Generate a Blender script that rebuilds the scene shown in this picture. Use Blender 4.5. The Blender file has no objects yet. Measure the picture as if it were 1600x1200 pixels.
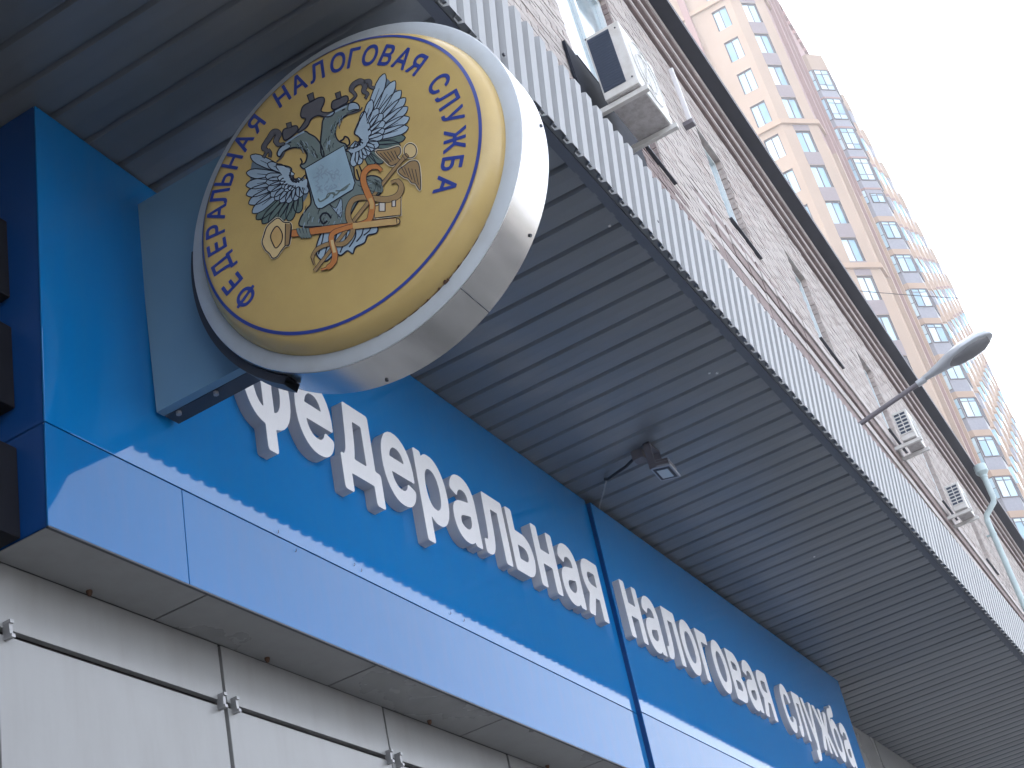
import bpy, bmesh, math, random
from mathutils import Vector, Matrix
from mathutils.geometry import tessellate_polygon
random.seed(7)
sc = bpy.context.scene
COL = sc.collection
# ------------------------------------------------------------------ camera
# axes: X along the facade, Y into the wall, Z up, metres; the lens is the origin, the ground lies 1.6 m below
R = ((0.48095725, -0.85084112, -0.2115408), (0.37937318, 0.4194872, -0.82468569), (0.79041515, 0.31638565, 0.52454171))
FPX = 2331.62
cam_d = bpy.data.cameras.new('camera'); cam = bpy.data.objects.new('camera', cam_d); COL.objects.link(cam)
cam_d.sensor_width = 36.0; cam_d.lens = 36.0 * FPX / 1600.0; cam_d.clip_end = 6000; cam_d.clip_start = 0.02
right, down, fwd = Vector(R[0]), Vector(R[1]), Vector(R[2])
cam.matrix_world = Matrix(((right.x, -down.x, -fwd.x, 0), (right.y, -down.y, -fwd.y, 0), (right.z, -down.z, -fwd.z, 0), (0, 0, 0, 1)))
sc.camera = cam
# ------------------------------------------------------------------ sky, sun, exposure
SUN_EL, SUN_AZ = 48.0, 75.0          # azimuth measured from +X towards +Y
w = bpy.data.worlds.new('World'); sc.world = w; w.use_nodes = True
nt = w.node_tree; bg = nt.nodes['Background']
sky = nt.nodes.new('ShaderNodeTexSky'); sky.sky_type = 'NISHITA'; sky.sun_disc = False
sky.sun_elevation = math.radians(SUN_EL); sky.sun_rotation = math.radians(90 - SUN_AZ)
sky.air_density = 1.0; sky.dust_density = 4.0; sky.ozone_density = 1.0
hs = nt.nodes.new('ShaderNodeHueSaturation'); hs.inputs['Saturation'].default_value = 0.38
nt.links.new(sky.outputs[0], hs.inputs['Color']); nt.links.new(hs.outputs[0], bg.inputs[0])
bg.inputs[1].default_value = 0.15
sd = bpy.data.lights.new('sun', 'SUN'); sun = bpy.data.objects.new('sun', sd); COL.objects.link(sun)
sd.energy = 0.5; sd.angle = math.radians(20); sd.color = (1.0, 0.95, 0.88)
sv = Vector((math.cos(math.radians(SUN_AZ)) * math.cos(math.radians(SUN_EL)), math.sin(math.radians(SUN_AZ)) * math.cos(math.radians(SUN_EL)), math.sin(math.radians(SUN_EL))))
sun.rotation_euler = (-sv).to_track_quat('-Z', 'Y').to_euler(); sun.location = sv * 50
sc.view_settings.view_transform = 'Standard'; sc.view_settings.look = 'None'; sc.view_settings.gamma = 1
sc.view_settings.exposure = 2.72
sc.view_settings.use_curve_mapping = False
sc.cycles.volume_bounces = 1; sc.cycles.max_bounces = 8; sc.cycles.use_denoising = True

# ------------------------------------------------------------------ helpers
def ray(px, py):
    a, b = (px - 800) / FPX, (py - 600) / FPX
    return right * a + down * b + fwd
def on_x(px, py, X): v = ray(px, py); return v * (X / v.x)
def on_y(px, py, Y): v = ray(px, py); return v * (Y / v.y)
def on_z(px, py, Z): v = ray(px, py); return v * (Z / v.z)

def mat(name, col, rough=0.6, metal=0.0, var=0.08, scale=6.0, bump=0.0, bscale=40.0, spec=0.5, coat=0.0, rvar=0.1, streak=None, dirt=None):
    m = bpy.data.materials.new(name); m.use_nodes = True
    n, l = m.node_tree.nodes, m.node_tree.links
    b = n['Principled BSDF']
    b.inputs['Roughness'].default_value = rough; b.inputs['Metallic'].default_value = metal
    b.inputs['Specular IOR Level'].default_value = spec
    if coat: b.inputs['Coat Weight'].default_value = coat; b.inputs['Coat Roughness'].default_value = 0.04
    tc = n.new('ShaderNodeTexCoord'); mp = n.new('ShaderNodeMapping')
    l.new(tc.outputs['Object'], mp.inputs['Vector'])
    if streak: mp.inputs['Scale'].default_value = streak
    nz = n.new('ShaderNodeTexNoise'); nz.inputs['Scale'].default_value = scale; nz.inputs['Detail'].default_value = 6
    l.new(mp.outputs[0], nz.inputs['Vector'])
    rp = n.new('ShaderNodeValToRGB')
    c0 = [max(0, c * (1 - var)) for c in col]; c1 = [min(1, c * (1 + var)) for c in col]
    rp.color_ramp.elements[0].position = 0.3; rp.color_ramp.elements[1].position = 0.7
    rp.color_ramp.elements[0].color = (*c0, 1); rp.color_ramp.elements[1].color = (*c1, 1)
    l.new(nz.outputs['Fac'], rp.inputs['Fac'])
    out = rp.outputs[0]
    if dirt:
        n2 = n.new('ShaderNodeTexNoise'); n2.inputs['Scale'].default_value = dirt[1]; n2.inputs['Detail'].default_value = 9; n2.inputs['Roughness'].default_value = 0.65
        m2 = n.new('ShaderNodeMapping'); l.new(tc.outputs['Object'], m2.inputs['Vector']); l.new(m2.outputs[0], n2.inputs['Vector'])
        if len(dirt) > 3: m2.inputs['Scale'].default_value = dirt[3]
        r2 = n.new('ShaderNodeValToRGB'); r2.color_ramp.elements[0].position = 0.42; r2.color_ramp.elements[1].position = 0.85
        r2.color_ramp.elements[1].color = (dirt[2], dirt[2], dirt[2], 1)
        l.new(n2.outputs['Fac'], r2.inputs['Fac'])
        mx = n.new('ShaderNodeMixRGB'); mx.inputs['Color2'].default_value = (*dirt[0], 1)
        l.new(r2.outputs[0], mx.inputs['Fac']); l.new(out, mx.inputs['Color1']); out = mx.outputs[0]
    l.new(out, b.inputs['Base Color'])
    if rvar:
        mr = n.new('ShaderNodeMapRange'); mr.inputs['To Min'].default_value = max(0.0, rough - rvar * rough); mr.inputs['To Max'].default_value = min(1, rough + rvar * rough)
        l.new(nz.outputs['Fac'], mr.inputs['Value']); l.new(mr.outputs[0], b.inputs['Roughness'])
    if bump:
        nb = n.new('ShaderNodeTexNoise'); nb.inputs['Scale'].default_value = bscale; nb.inputs['Detail'].default_value = 4
        l.new(tc.outputs['Object'], nb.inputs['Vector'])
        bp = n.new('ShaderNodeBump'); bp.inputs['Strength'].default_value = bump; bp.inputs['Distance'].default_value = 0.01
        l.new(nb.outputs['Fac'], bp.inputs['Height']); l.new(bp.outputs[0], b.inputs['Normal'])
    return m

M = {}
M['blue'] = mat('blue_composite_panel', (0.002, 0.150, 0.43), 0.03, var=0.05, scale=1.2, spec=0.6, bump=0.012, bscale=2.2, rvar=0.5, dirt=((0.03, 0.17, 0.36), 9, 0.3, (3, 3, .35)))
M['blue_low'] = mat('blue_dusty_panel', (0.004, 0.13, 0.37), 0.05, var=0.06, scale=1.5, spec=0.3, bump=0.012, bscale=2.5, rvar=0.4, dirt=((0.05, 0.13, 0.30), 9, 0.35, (3, 3, .5)))
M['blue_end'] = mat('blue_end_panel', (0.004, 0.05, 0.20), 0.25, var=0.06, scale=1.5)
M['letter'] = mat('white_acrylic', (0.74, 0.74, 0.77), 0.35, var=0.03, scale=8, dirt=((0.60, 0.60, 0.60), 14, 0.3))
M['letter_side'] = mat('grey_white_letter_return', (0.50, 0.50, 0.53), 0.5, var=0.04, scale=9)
M['tile'] = mat('white_porcelain_tile', (0.25, 0.252, 0.254), 0.28, var=0.03, scale=2.0, bump=0.02, bscale=90, dirt=((0.17, 0.163, 0.155), 6, 0.45, (3, 3, .5)))
M['tile_back'] = mat('dark_joint', (0.10, 0.09, 0.09), 0.9)
M['clip'] = mat('galvanised_clip', (0.36, 0.36, 0.37), 0.5, 0.5)
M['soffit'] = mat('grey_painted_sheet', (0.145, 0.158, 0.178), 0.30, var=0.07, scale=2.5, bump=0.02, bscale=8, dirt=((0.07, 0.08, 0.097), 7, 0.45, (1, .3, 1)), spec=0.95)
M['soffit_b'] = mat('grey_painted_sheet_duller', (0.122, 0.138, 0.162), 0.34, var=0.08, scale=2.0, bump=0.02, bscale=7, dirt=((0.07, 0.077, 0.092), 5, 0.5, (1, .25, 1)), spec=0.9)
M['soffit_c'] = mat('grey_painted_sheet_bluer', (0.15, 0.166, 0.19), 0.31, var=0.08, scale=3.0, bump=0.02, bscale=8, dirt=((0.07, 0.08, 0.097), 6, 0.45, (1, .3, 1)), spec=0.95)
M['fascia'] = mat('pale_grey_painted_sheet', (0.295, 0.305, 0.32), 0.42, var=0.06, scale=2.0, bump=0.02, bscale=9, streak=(3, 3, 0.6), dirt=((0.30, 0.29, 0.29), 9, 0.35, (2.5, 2.5, 0.5)))
M['trim'] = mat('dark_trim', (0.10, 0.115, 0.15), 0.5)
M['deck'] = mat('canopy_deck', (0.2, 0.2, 0.22), 0.8)
M['steel_dark'] = mat('dark_painted_steel', (0.035, 0.04, 0.055), 0.5, bump=0.05)
M['bracket'] = mat('blue_grey_sheet_steel', (0.15, 0.27, 0.38), 0.33, var=0.08, scale=4, bump=0.01, bscale=6)
M['alu'] = mat('brushed_aluminium', (0.55, 0.54, 0.53), 0.26, 0.95, var=0.13, scale=3.5, streak=(1.5, 5, 5), rvar=0.12)
M['ring'] = mat('white_painted_ring', (0.46, 0.50, 0.54), 0.35, var=0.03, scale=3, dirt=((0.25, 0.21, 0.17), 16, 0.3))
M['yellow'] = mat('yellow_acrylic_face', (0.53, 0.385, 0.15), 0.22, var=0.04, scale=3, dirt=((0.30, 0.20, 0.10), 7, 0.35), spec=0.5)
M['ink_blue'] = mat('blue_vinyl', (0.030, 0.055, 0.27), 0.35, var=0.05)
M['grime'] = mat('brown_grime', (0.10, 0.05, 0.03), 0.85, var=0.3, scale=60)
M['brick'] = mat('pale_grey_brick', (0.43, 0.39, 0.375), 0.9, var=0.10, scale=5, bump=0.25, bscale=45, dirt=((0.33, 0.28, 0.26), 3.5, 0.4))
M['brick2'] = mat('beige_grey_brick', (0.465, 0.425, 0.405), 0.9, var=0.10, scale=6, bump=0.25, bscale=45, dirt=((0.33, 0.27, 0.25), 4.5, 0.4))
M['brick3'] = mat('weathered_brown_brick', (0.40, 0.345, 0.325), 0.92, var=0.2, scale=6, bump=0.6, bscale=30)
M['mortar'] = mat('grey_mortar', (0.32, 0.295, 0.285), 0.95, var=0.2, scale=12, bump=0.5, bscale=50)
M['plaster'] = mat('pale_rough_plaster', (0.47, 0.435, 0.425), 0.92, var=0.12, scale=4, bump=0.5, bscale=25)
M['band'] = mat('brown_brick_band', (0.23, 0.18, 0.175), 0.92, var=0.2, scale=8, bump=0.5, bscale=30)
M['eave'] = mat('dark_eave_sheet', (0.030, 0.034, 0.05), 0.55, var=0.15)
M['pvc'] = mat('white_window_frame', (0.66, 0.72, 0.75), 0.3, var=0.03)
M['glass_pale'] = mat('pale_window_glass', (0.34, 0.42, 0.46), 0.06, var=0.1, scale=1.5, spec=0.8)
M['ac'] = mat('offwhite_enamel', (0.60, 0.60, 0.59), 0.4, var=0.05, scale=6, dirt=((0.34, 0.30, 0.26), 11, 0.5))
M['ac_dark'] = mat('navy_louvre', (0.03, 0.048, 0.085), 0.4)
M['ac_tray'] = mat('speckled_galvanised_tray', (0.48, 0.47, 0.47), 0.5, 0.2, var=0.08, scale=10, dirt=((0.15, 0.12, 0.1), 24, 0.7))
M['pipe'] = mat('pale_teal_pipe', (0.40, 0.50, 0.52), 0.4, var=0.08)
M['lamp_body'] = mat('grey_lamp_enamel', (0.42, 0.45, 0.49), 0.3, 0.3, var=0.05)
M['lamp_pole'] = mat('brown_grey_lamp_arm', (0.15, 0.14, 0.16), 0.5, 0.2)
M['lamp_glass'] = mat('smoky_lamp_glass', (0.17, 0.175, 0.19), 0.12, spec=0.8)
M['flood_glass'] = mat('floodlight_glass', (0.42, 0.50, 0.56), 0.15, spec=0.8)
M['flood_frame'] = mat('floodlight_frame', (0.30, 0.32, 0.36), 0.4, 0.3)
M['cream'] = mat('cream_tower_render', (0.335, 0.245, 0.185), 0.85, var=0.06, scale=0.25, dirt=((0.35, 0.25, 0.20), 0.5, 0.4))
M['cream2'] = mat('apricot_tower_render', (0.36, 0.25, 0.18), 0.85, var=0.06, scale=0.3)
M['pink'] = mat('dusty_pink_render', (0.27, 0.165, 0.155), 0.85, var=0.06, scale=0.3)
M['mauve'] = mat('grey_mauve_spandrel', (0.19, 0.155, 0.17), 0.7, var=0.06)
M['spandrel'] = mat('grey_blue_spandrel', (0.20, 0.205, 0.25), 0.45, var=0.08)
M['bframe'] = mat('dark_bronze_frame', (0.085, 0.075, 0.095), 0.45)
M['tglass'] = mat('sky_blue_glass', (0.36, 0.57, 0.70), 0.08, var=0.12, scale=0.35, spec=0.9)
M['tglass_b'] = mat('curtained_glass', (0.50, 0.66, 0.74), 0.10, var=0.15, scale=1.2, spec=0.9)
M['tglass_c'] = mat('deep_blue_glass', (0.20, 0.37, 0.50), 0.06, var=0.15, scale=0.6, spec=0.9)
M['asphalt'] = mat('asphalt', (0.055, 0.055, 0.058), 0.9, var=0.2, scale=3, bump=0.3)
M['paving'] = mat('concrete_paving', (0.17, 0.168, 0.162), 0.9, var=0.1, scale=2, bump=0.2)
M['soil'] = mat('dusty_ground', (0.15, 0.14, 0.12), 0.95, var=0.2, scale=0.2)
M['black'] = mat('black_louvre', (0.010, 0.011, 0.016), 0.9, spec=0.1)
M['void'] = mat('near_black', (0.012, 0.015, 0.026), 0.75, spec=0.2)
M['wire'] = mat('grey_wire', (0.35, 0.35, 0.36), 0.6)
M['wire_dark'] = mat('dark_cable', (0.03, 0.03, 0.035), 0.6)

class MB:
    def __init__(s): s.v = []; s.f = []; s.m = []; s.mats = []
    def mi(s, m):
        if m not in s.mats: s.mats.append(m)
        return s.mats.index(m)
    def face(s, pts, m):
        k = len(s.v); s.v += [tuple(p) for p in pts]; s.f.append(tuple(range(k, k + len(pts)))); s.m.append(s.mi(m))
    def box(s, a, b, m, T=None):
        x0, y0, z0 = (min(a[i], b[i]) for i in range(3)); x1, y1, z1 = (max(a[i], b[i]) for i in range(3))
        c = [Vector(p) for p in ((x0,y0,z0),(x1,y0,z0),(x1,y1,z0),(x0,y1,z0),(x0,y0,z1),(x1,y0,z1),(x1,y1,z1),(x0,y1,z1))]
        if T: c = [T @ p for p in c]
        k = len(s.v); s.v += [tuple(p) for p in c]; i = s.mi(m)
        for q in ((0,3,2,1),(4,5,6,7),(0,1,5,4),(1,2,6,5),(2,3,7,6),(3,0,4,7)): s.f.append(tuple(k + j for j in q)); s.m.append(i)
    def tube(s, pts, rad, m, seg=10, cap=True):
        pts = [Vector(p) for p in pts]; n = len(pts); rr = rad if isinstance(rad, (list, tuple)) else [rad] * n
        k = len(s.v); i = s.mi(m); up = Vector((0.13, 0.21, 0.97)).normalized()
        for a in range(n):
            d = (pts[min(a + 1, n - 1)] - pts[max(a - 1, 0)]).normalized()
            u = d.cross(up); u = u.normalized() if u.length > 1e-4 else Vector((1, 0, 0)); vv = d.cross(u)
            for j in range(seg):
                t = 2 * math.pi * j / seg; s.v.append(tuple(pts[a] + (u * math.cos(t) + vv * math.sin(t)) * rr[a]))
        for a in range(n - 1):
            for j in range(seg):
                s.f.append((k + a*seg + j, k + a*seg + (j+1) % seg, k + (a+1)*seg + (j+1) % seg, k + (a+1)*seg + j)); s.m.append(i)
        if cap:
            s.f.append(tuple(k + j for j in range(seg))[::-1]); s.m.append(i); s.f.append(tuple(k + (n-1)*seg + j for j in range(seg))); s.m.append(i)
    def build(s, name, parent=None, smooth=False, bevel=0):
        me = bpy.data.meshes.new(name); me.from_pydata(s.v, [], s.f)
        for m in s.mats: me.materials.append(M[m])
        me.polygons.foreach_set('material_index', s.m)
        if bevel or smooth is not None:
            bm = bmesh.new(); bm.from_mesh(me)
            bmesh.ops.remove_doubles(bm, verts=bm.verts, dist=1e-5)
            if bevel:
                es = [e for e in bm.edges if len(e.link_faces) == 2 and e.calc_face_angle(0) > 0.6]
                bmesh.ops.bevel(bm, geom=es, offset=bevel, segments=2, affect='EDGES', profile=0.6)
            bmesh.ops.recalc_face_normals(bm, faces=bm.faces); bm.to_mesh(me); bm.free()
        if smooth: me.shade_smooth(); me.set_sharp_from_angle(angle=math.radians(35))
        o = bpy.data.objects.new(name, me); COL.objects.link(o)
        if parent: o.parent = parent
        return o

def tag(o, label, cat, group=None, kind=None):
    if label: o['label'] = label
    if cat: o['category'] = cat
    if group: o['group'] = group
    if kind: o['kind'] = kind
    return o
def empty(name, label, cat, group=None):
    o = bpy.data.objects.new(name, None); o.empty_display_size = 0.1; COL.objects.link(o); return tag(o, label, cat, group)
def root_at(o, loc, rz=0.0):
    """put an Empty at a thing's base; parts keep their world coordinates"""
    o.location = loc; o.rotation_euler = (0, 0, rz)
    inv = (Matrix.Translation(Vector(loc)) @ Matrix.Rotation(rz, 4, 'Z')).inverted()
    for c in o.children: c.matrix_parent_inverse = inv
def box_obj(name, a, b, m, parent=None, bevel=0):
    q = MB(); q.box(a, b, m); return q.build(name, parent, bevel=bevel)

# ------------------------------------------------------------------ ground
GZ = -1.6
q = MB(); q.face([(-1200, -1200, GZ - .16), (1800, -1200, GZ - .16), (1800, 1200, GZ - .16), (-1200, 1200, GZ - .16)], 'soil'); tag(q.build('ground'), None, None, kind='structure')
q = MB(); q.box((-300, -14, GZ - .4), (700, -4.2, GZ - .13), 'asphalt'); tag(q.build('road'), None, None, kind='structure')
q = MB(); q.box((-300, -4.2, GZ - .4), (700, 1.75, GZ), 'paving'); tag(q.build('pavement'), None, None, kind='structure')
q = MB(); q.box((-300, -4.36, GZ - .4), (700, -4.203, GZ + .012), 'plaster'); tag(q.build('kerb'), None, None, kind='structure')
q = MB(); q.box((-300, -18, GZ - .4), (700, -14.003, GZ), 'paving'); tag(q.build('far_pavement'), None, None, kind='structure')

# ------------------------------------------------------------------ tiled wall below and beside the sign box
D = 1.58; YW = 1.738
wall = empty('tiled_wall', 'white porcelain tiled wall under the blue sign box', 'wall')
box_obj('backing_wall', (-3.0, YW + .022, GZ), (60, YW + .05, 2.40), 'tile_back', wall)
TJX, TW, ZJ = 2.378, 0.6225, 1.183
tiles = {}
rows = [(ZJ + .006, 1.316), (ZJ - .6, ZJ - .006), (ZJ - 1.2, ZJ - .612), (ZJ - 1.8, ZJ - 1.212), (ZJ - 2.4, ZJ - 1.812)]
for ri, (z0, z1) in enumerate(rows):
    me = None
    for k in range(-6, 9):
        x0 = TJX + k * TW
        if me is None:
            t = MB(); t.box((0, 0, 0), (TW - .009, .014, z1 - z0), 'tile'); o = t.build('tile', wall, bevel=.0012); me = o.data
        else: o = bpy.data.objects.new('tile', me); COL.objects.link(o); o.parent = wall
        o.location = (x0 + .0045, YW + random.uniform(-.0015, .0015), z0)
cme = None
for k in range(-2, 5):
    for s in (-1, 1):
        for zj in (ZJ, ZJ - .606):
            if cme is None:
                t = MB()
                t.box((-.004, -.010, -.016), (.004, .006, .016), 'clip'); t.box((-.0045, -.014, .010), (.0045, .004, .0165), 'clip'); t.box((-.0045, -.014, -.0165), (.0045, .004, -.010), 'clip')
                o = t.build('tile_clip', wall); cme = o.data
            else: o = bpy.data.objects.new('tile_clip', cme); COL.objects.link(o); o.parent = wall
            o.location = (TJX + k * TW + s * .021, YW - .004, zj); o.rotation_euler = (0, random.uniform(-.12, .12), 0)
for k in range(4):  # unseen panels added behind the camera to shade the canopy's near end
    box_obj('shade_panel', (-1.5, -1.0 + k * .684, GZ), (-1.46, -1.0 + (k + 1) * .684 - .006, 2.292), 'tile', wall)
# plain render panels above the tiles, right of the sign box, up to the canopy
for k, x0 in enumerate((7.04, 8.25, 9.46, 10.67, 11.9, 13.1, 14.3, 15.5)):
    box_obj('wall_panel', (x0 + .004, YW - .002, 1.33), (x0 + 1.2, YW + .02, 2.292), 'tile', wall, bevel=.0015)
for k, x0 in enumerate([TJX + TW * 9 + 1.21 * j for j in range(0, 7)]):
    box_obj('wall_panel', (x0 + .004, YW - .002, GZ), (x0 + 1.2, YW + .02, 1.322), 'tile', wall, bevel=.0015)

# ------------------------------------------------------------------ blue sign box with raised letters
box = empty('sign_box', 'blue fascia sign box with raised white lettering along the wall', 'sign')
X0, XS, X1 = 1.738, 4.298, 7.036
ZT, ZF, ZB = 2.291, 1.526, 1.316
ZM = 1.80; TILT = -math.tan(math.radians(1.6))
def sheet(name, xa, xb, za, zb, y, m, th=.004):
    # thin cassette panel, its face leaning a fraction of a degree as hung
    q = MB(); f = lambda z: y + (z - ZM) * TILT
    c = [(xa, f(za), za), (xb, f(za), za), (xb, f(zb), zb), (xa, f(zb), zb)]
    d = [(x, yy + th, z) for x, yy, z in c]
    q.face(c, m); q.face(d[::-1], m)
    for i in range(4): j = (i + 1) % 4; q.face([c[j], c[i], d[i], d[j]], m)
    return q.build(name, box, bevel=0.0012)
g = .0015
sheet('upper_panel', X0, XS - g, ZF + g, ZT, D, 'blue')
Y2 = D - .016
q = sheet('upper_panel', XS + g, X1, ZF + g, ZT - .012, Y2, 'blue'); 
xj = 2.112
sheet('lower_panel', X0, xj - g * .6, ZB, ZF - g, D, 'blue_low'); sheet('lower_panel', xj + g * .6, XS - g, ZB, ZF - g, D, 'blue_low')
sheet('lower_panel', XS + g, X1, ZB, ZF - g, Y2, 'blue_low')
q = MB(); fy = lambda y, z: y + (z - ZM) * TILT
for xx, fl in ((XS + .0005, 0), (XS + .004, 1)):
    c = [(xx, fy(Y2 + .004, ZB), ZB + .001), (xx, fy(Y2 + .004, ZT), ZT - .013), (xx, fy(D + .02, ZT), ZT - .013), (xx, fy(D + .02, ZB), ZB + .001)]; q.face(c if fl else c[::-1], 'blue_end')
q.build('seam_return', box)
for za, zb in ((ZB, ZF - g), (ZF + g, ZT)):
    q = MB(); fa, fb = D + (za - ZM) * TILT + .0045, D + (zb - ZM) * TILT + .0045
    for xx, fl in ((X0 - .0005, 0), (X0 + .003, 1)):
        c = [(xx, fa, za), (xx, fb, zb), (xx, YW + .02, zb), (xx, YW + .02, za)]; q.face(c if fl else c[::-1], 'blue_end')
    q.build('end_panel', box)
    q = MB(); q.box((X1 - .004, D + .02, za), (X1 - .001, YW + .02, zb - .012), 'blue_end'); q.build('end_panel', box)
q = MB(); q.box((X0 + .004, D + .024, ZB + .012), (X1 - .005, YW + .02, ZT - .03), 'steel_dark'); q.build('inner_frame', box)
# beige underside boards of the box, one per tile width, with fixing plugs at the back edge
xs = [X0 + .002, 2.174] + [2.174 + .597 * k for k in range(1, 9)]; xs = [x for x in xs if x < X1 - .05] + [X1 - .002]
for a, b in zip(xs[:-1], xs[1:]):
    box_obj('underside_board', (a + .0025, D + .020, ZB - .0005), (b - .0025, YW - .003, ZB + .007), 'tile', box, bevel=.001)
for x, y in ((1.977, 1.722), (2.519, 1.719), (3.19, 1.721), (3.83, 1.72), (4.5, 1.72), (5.2, 1.721)):
    q = MB(); q.tube([(x, y, ZB + .004), (x, y, ZB - .005), (x + .001, y, ZB - .011)], [.0065, .006, .003], 'grime', 8); q.build('fixing_plug', box, smooth=True)
# thin dark drip edge along the bottom and small wire ties on the fold
box_obj('drip_edge', (X0, D + .0125, ZB - .0045), (XS, D + .0185, ZB - .0007), 'steel_dark', box)
box_obj('drip_edge', (XS + .003, Y2 + .0125, ZB - .0045), (X1, Y2 + .0185, ZB - .0007), 'steel_dark', box)
for px, py in ((556, 884), (567, 893), (706, 960), (727, 971), (437, 833), (465, 862)):
    p = on_y(px, py, D + .002); q = MB()
    yk = D + (p.z - ZM) * TILT; q.tube([(p.x, yk + .003, p.z), (p.x + .001, yk - .003, p.z + .004), (p.x - .001, yk - .004, p.z + .008)], .0007, 'wire_dark', 5); q.build('wire_tie', box)

import numpy as np
_loops = {}
def glyph_loops(ch):
    """outline loops of one letter of Blender's built-in font, as polylines"""
    if ch in _loops: return _loops[ch]
    cu = bpy.data.curves.new('t', 'FONT'); cu.body = ch; cu.size = 1
    ob = bpy.data.objects.new('t', cu); COL.objects.link(ob)
    dg = bpy.context.evaluated_depsgraph_get(); dg.update(); c = ob.evaluated_get(dg).to_curve(dg); out = []
    for sp in c.splines:
        bp = sp.bezier_points; n = len(bp); L = []
        for i in range(n):
            p0, h0, h1, p1 = bp[i].co, bp[i].handle_right, bp[(i + 1) % n].handle_left, bp[(i + 1) % n].co
            for k in range(10):
                t = k / 10; u = 1 - t; q = p0 * u**3 + h0 * 3 * u * u * t + h1 * 3 * u * t * t + p1 * t**3; L.append((q.x, q.y))
        if len(L) > 2: out.append(np.array(L))
    ob.evaluated_get(dg).to_curve_clear(); bpy.data.objects.remove(ob); bpy.data.curves.remove(cu)
    _loops[ch] = out; return out
def winding(pts, loops):
    w_ = np.zeros(len(pts))
    for L in loops:
        a = L; b = np.roll(L, -1, 0)
        for (x0, y0), (x1, y1) in zip(a, b):
            if y0 == y1: continue
            up = (pts[:, 1] >= min(y0, y1)) & (pts[:, 1] < max(y0, y1)); xc = x0 + (pts[:, 1] - y0) / (y1 - y0) * (x1 - x0)
            w_ += np.where(up & (xc > pts[:, 0]), 1 if y1 > y0 else -1, 0)
    return np.abs(w_) > .5
def simplify(pts, tol):
    def dp(i, j):
        if j <= i + 1: return []
        a, b = pts[i], pts[j]; d = b - a; L = np.hypot(*d); seg = pts[i + 1:j] - a
        dist = np.abs(d[0] * seg[:, 1] - d[1] * seg[:, 0]) / L if L > 1e-9 else np.hypot(seg[:, 0], seg[:, 1])
        k = int(np.argmax(dist))
        if dist[k] < tol: return []
        k += i + 1; return dp(i, k) + [k] + dp(k, j)
    n = len(pts); far = int(np.argmax(np.hypot(*(pts - pts[0]).T)))
    P2 = np.vstack([pts, pts[:1]]); pts = P2
    return P2[[0] + dp(0, far) + [far] + dp(far, n)]
_glyph = {}
def glyph_outline(ch, bold):
    """clean outline of the letter, overlapping strokes united and made bolder: contour of its distance field"""
    if (ch, bold) in _glyph: return _glyph[(ch, bold)]
    loops = glyph_loops(ch); allp = np.vstack(loops); h = .0115; mn = allp.min(0) - 4 * h - bold; mx = allp.max(0) + 4 * h + bold
    A, B = [], []
    for L in loops:
        for p, q_ in zip(L, np.roll(L, -1, 0)):
            n = max(1, int(np.hypot(*(q_ - p)) / .02)); t = np.linspace(0, 1, n + 1)[:, None]; pp = p + (q_ - p) * t; A.append(pp[:-1]); B.append(pp[1:])
    A, B = np.vstack(A), np.vstack(B); d = B - A; ln = np.hypot(d[:, 0], d[:, 1]); ok = ln > 1e-7; A, B, d, ln = A[ok], B[ok], d[ok], ln[ok]
    nn = np.c_[-d[:, 1], d[:, 0]] / ln[:, None] * 1e-4; mid = (A + B) / 2; keep = winding(mid + nn, loops) != winding(mid - nn, loops); A, d, ln = A[keep], d[keep], ln[keep]
    gx = np.arange(mn[0], mx[0], h); gy = np.arange(mn[1], mx[1], h); X, Y = np.meshgrid(gx, gy); pts = np.c_[X.ravel(), Y.ravel()]
    dist = np.full(len(pts), 9.0)
    for a, dd, l in zip(A, d, ln):
        r = pts - a; t = np.clip((r @ dd) / (l * l), 0, 1); e = r - t[:, None] * dd; dist = np.minimum(dist, np.einsum('ij,ij->i', e, e))
    dist = np.sqrt(dist); F = np.where(winding(pts, loops), dist, -dist).reshape(X.shape) + bold
    segs = {}
    def ip(j, i, j2, i2):
        key = (j, i, j2, i2) if (j, i) < (j2, i2) else (j2, i2, j, i); f0, f1 = F[key[0], key[1]], F[key[2], key[3]]; t = f0 / (f0 - f1)
        return key, (gx[key[1]] + (gx[key[3]] - gx[key[1]]) * t, gy[key[0]] + (gy[key[2]] - gy[key[0]]) * t)
    nxt, pos = {}, {}
    for j in range(F.shape[0] - 1):
        for i in range(F.shape[1] - 1):
            c = [(j, i), (j, i + 1), (j + 1, i + 1), (j + 1, i)]; sg = [F[p] > 0 for p in c]
            if all(sg) or not any(sg): continue
            ent, ex = [], []
            for k in range(4):
                k2 = (k + 1) % 4
                if sg[k] != sg[k2]:
                    key, p = ip(*c[k], *c[k2]); pos[key] = p; (ex if sg[k] else ent).append(key)
            for a, b in zip(ex, ent): nxt[a] = b
    out = []; left = set(nxt)
    while left:
        s0 = left.pop(); L = [pos[s0]]; k = nxt[s0]
        while k != s0 and k in left: left.discard(k); L.append(pos[k]); k = nxt[k]
        if len(L) > 6: out.append(simplify(np.array(L), .0022))
    _glyph[(ch, bold)] = out; return out
def loops_bb(loops): a = np.vstack(loops); return a[:, 0].min(), a[:, 0].max(), a[:, 1].min(), a[:, 1].max()
def glyph_tris(loops):
    v = [Vector((x, y, 0)) for L in loops for x, y in L]; return v, tessellate_polygon([[Vector((x, y, 0)) for x, y in L] for L in loops])
XH = loops_bb(glyph_outline('н', .026))[3]
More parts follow.
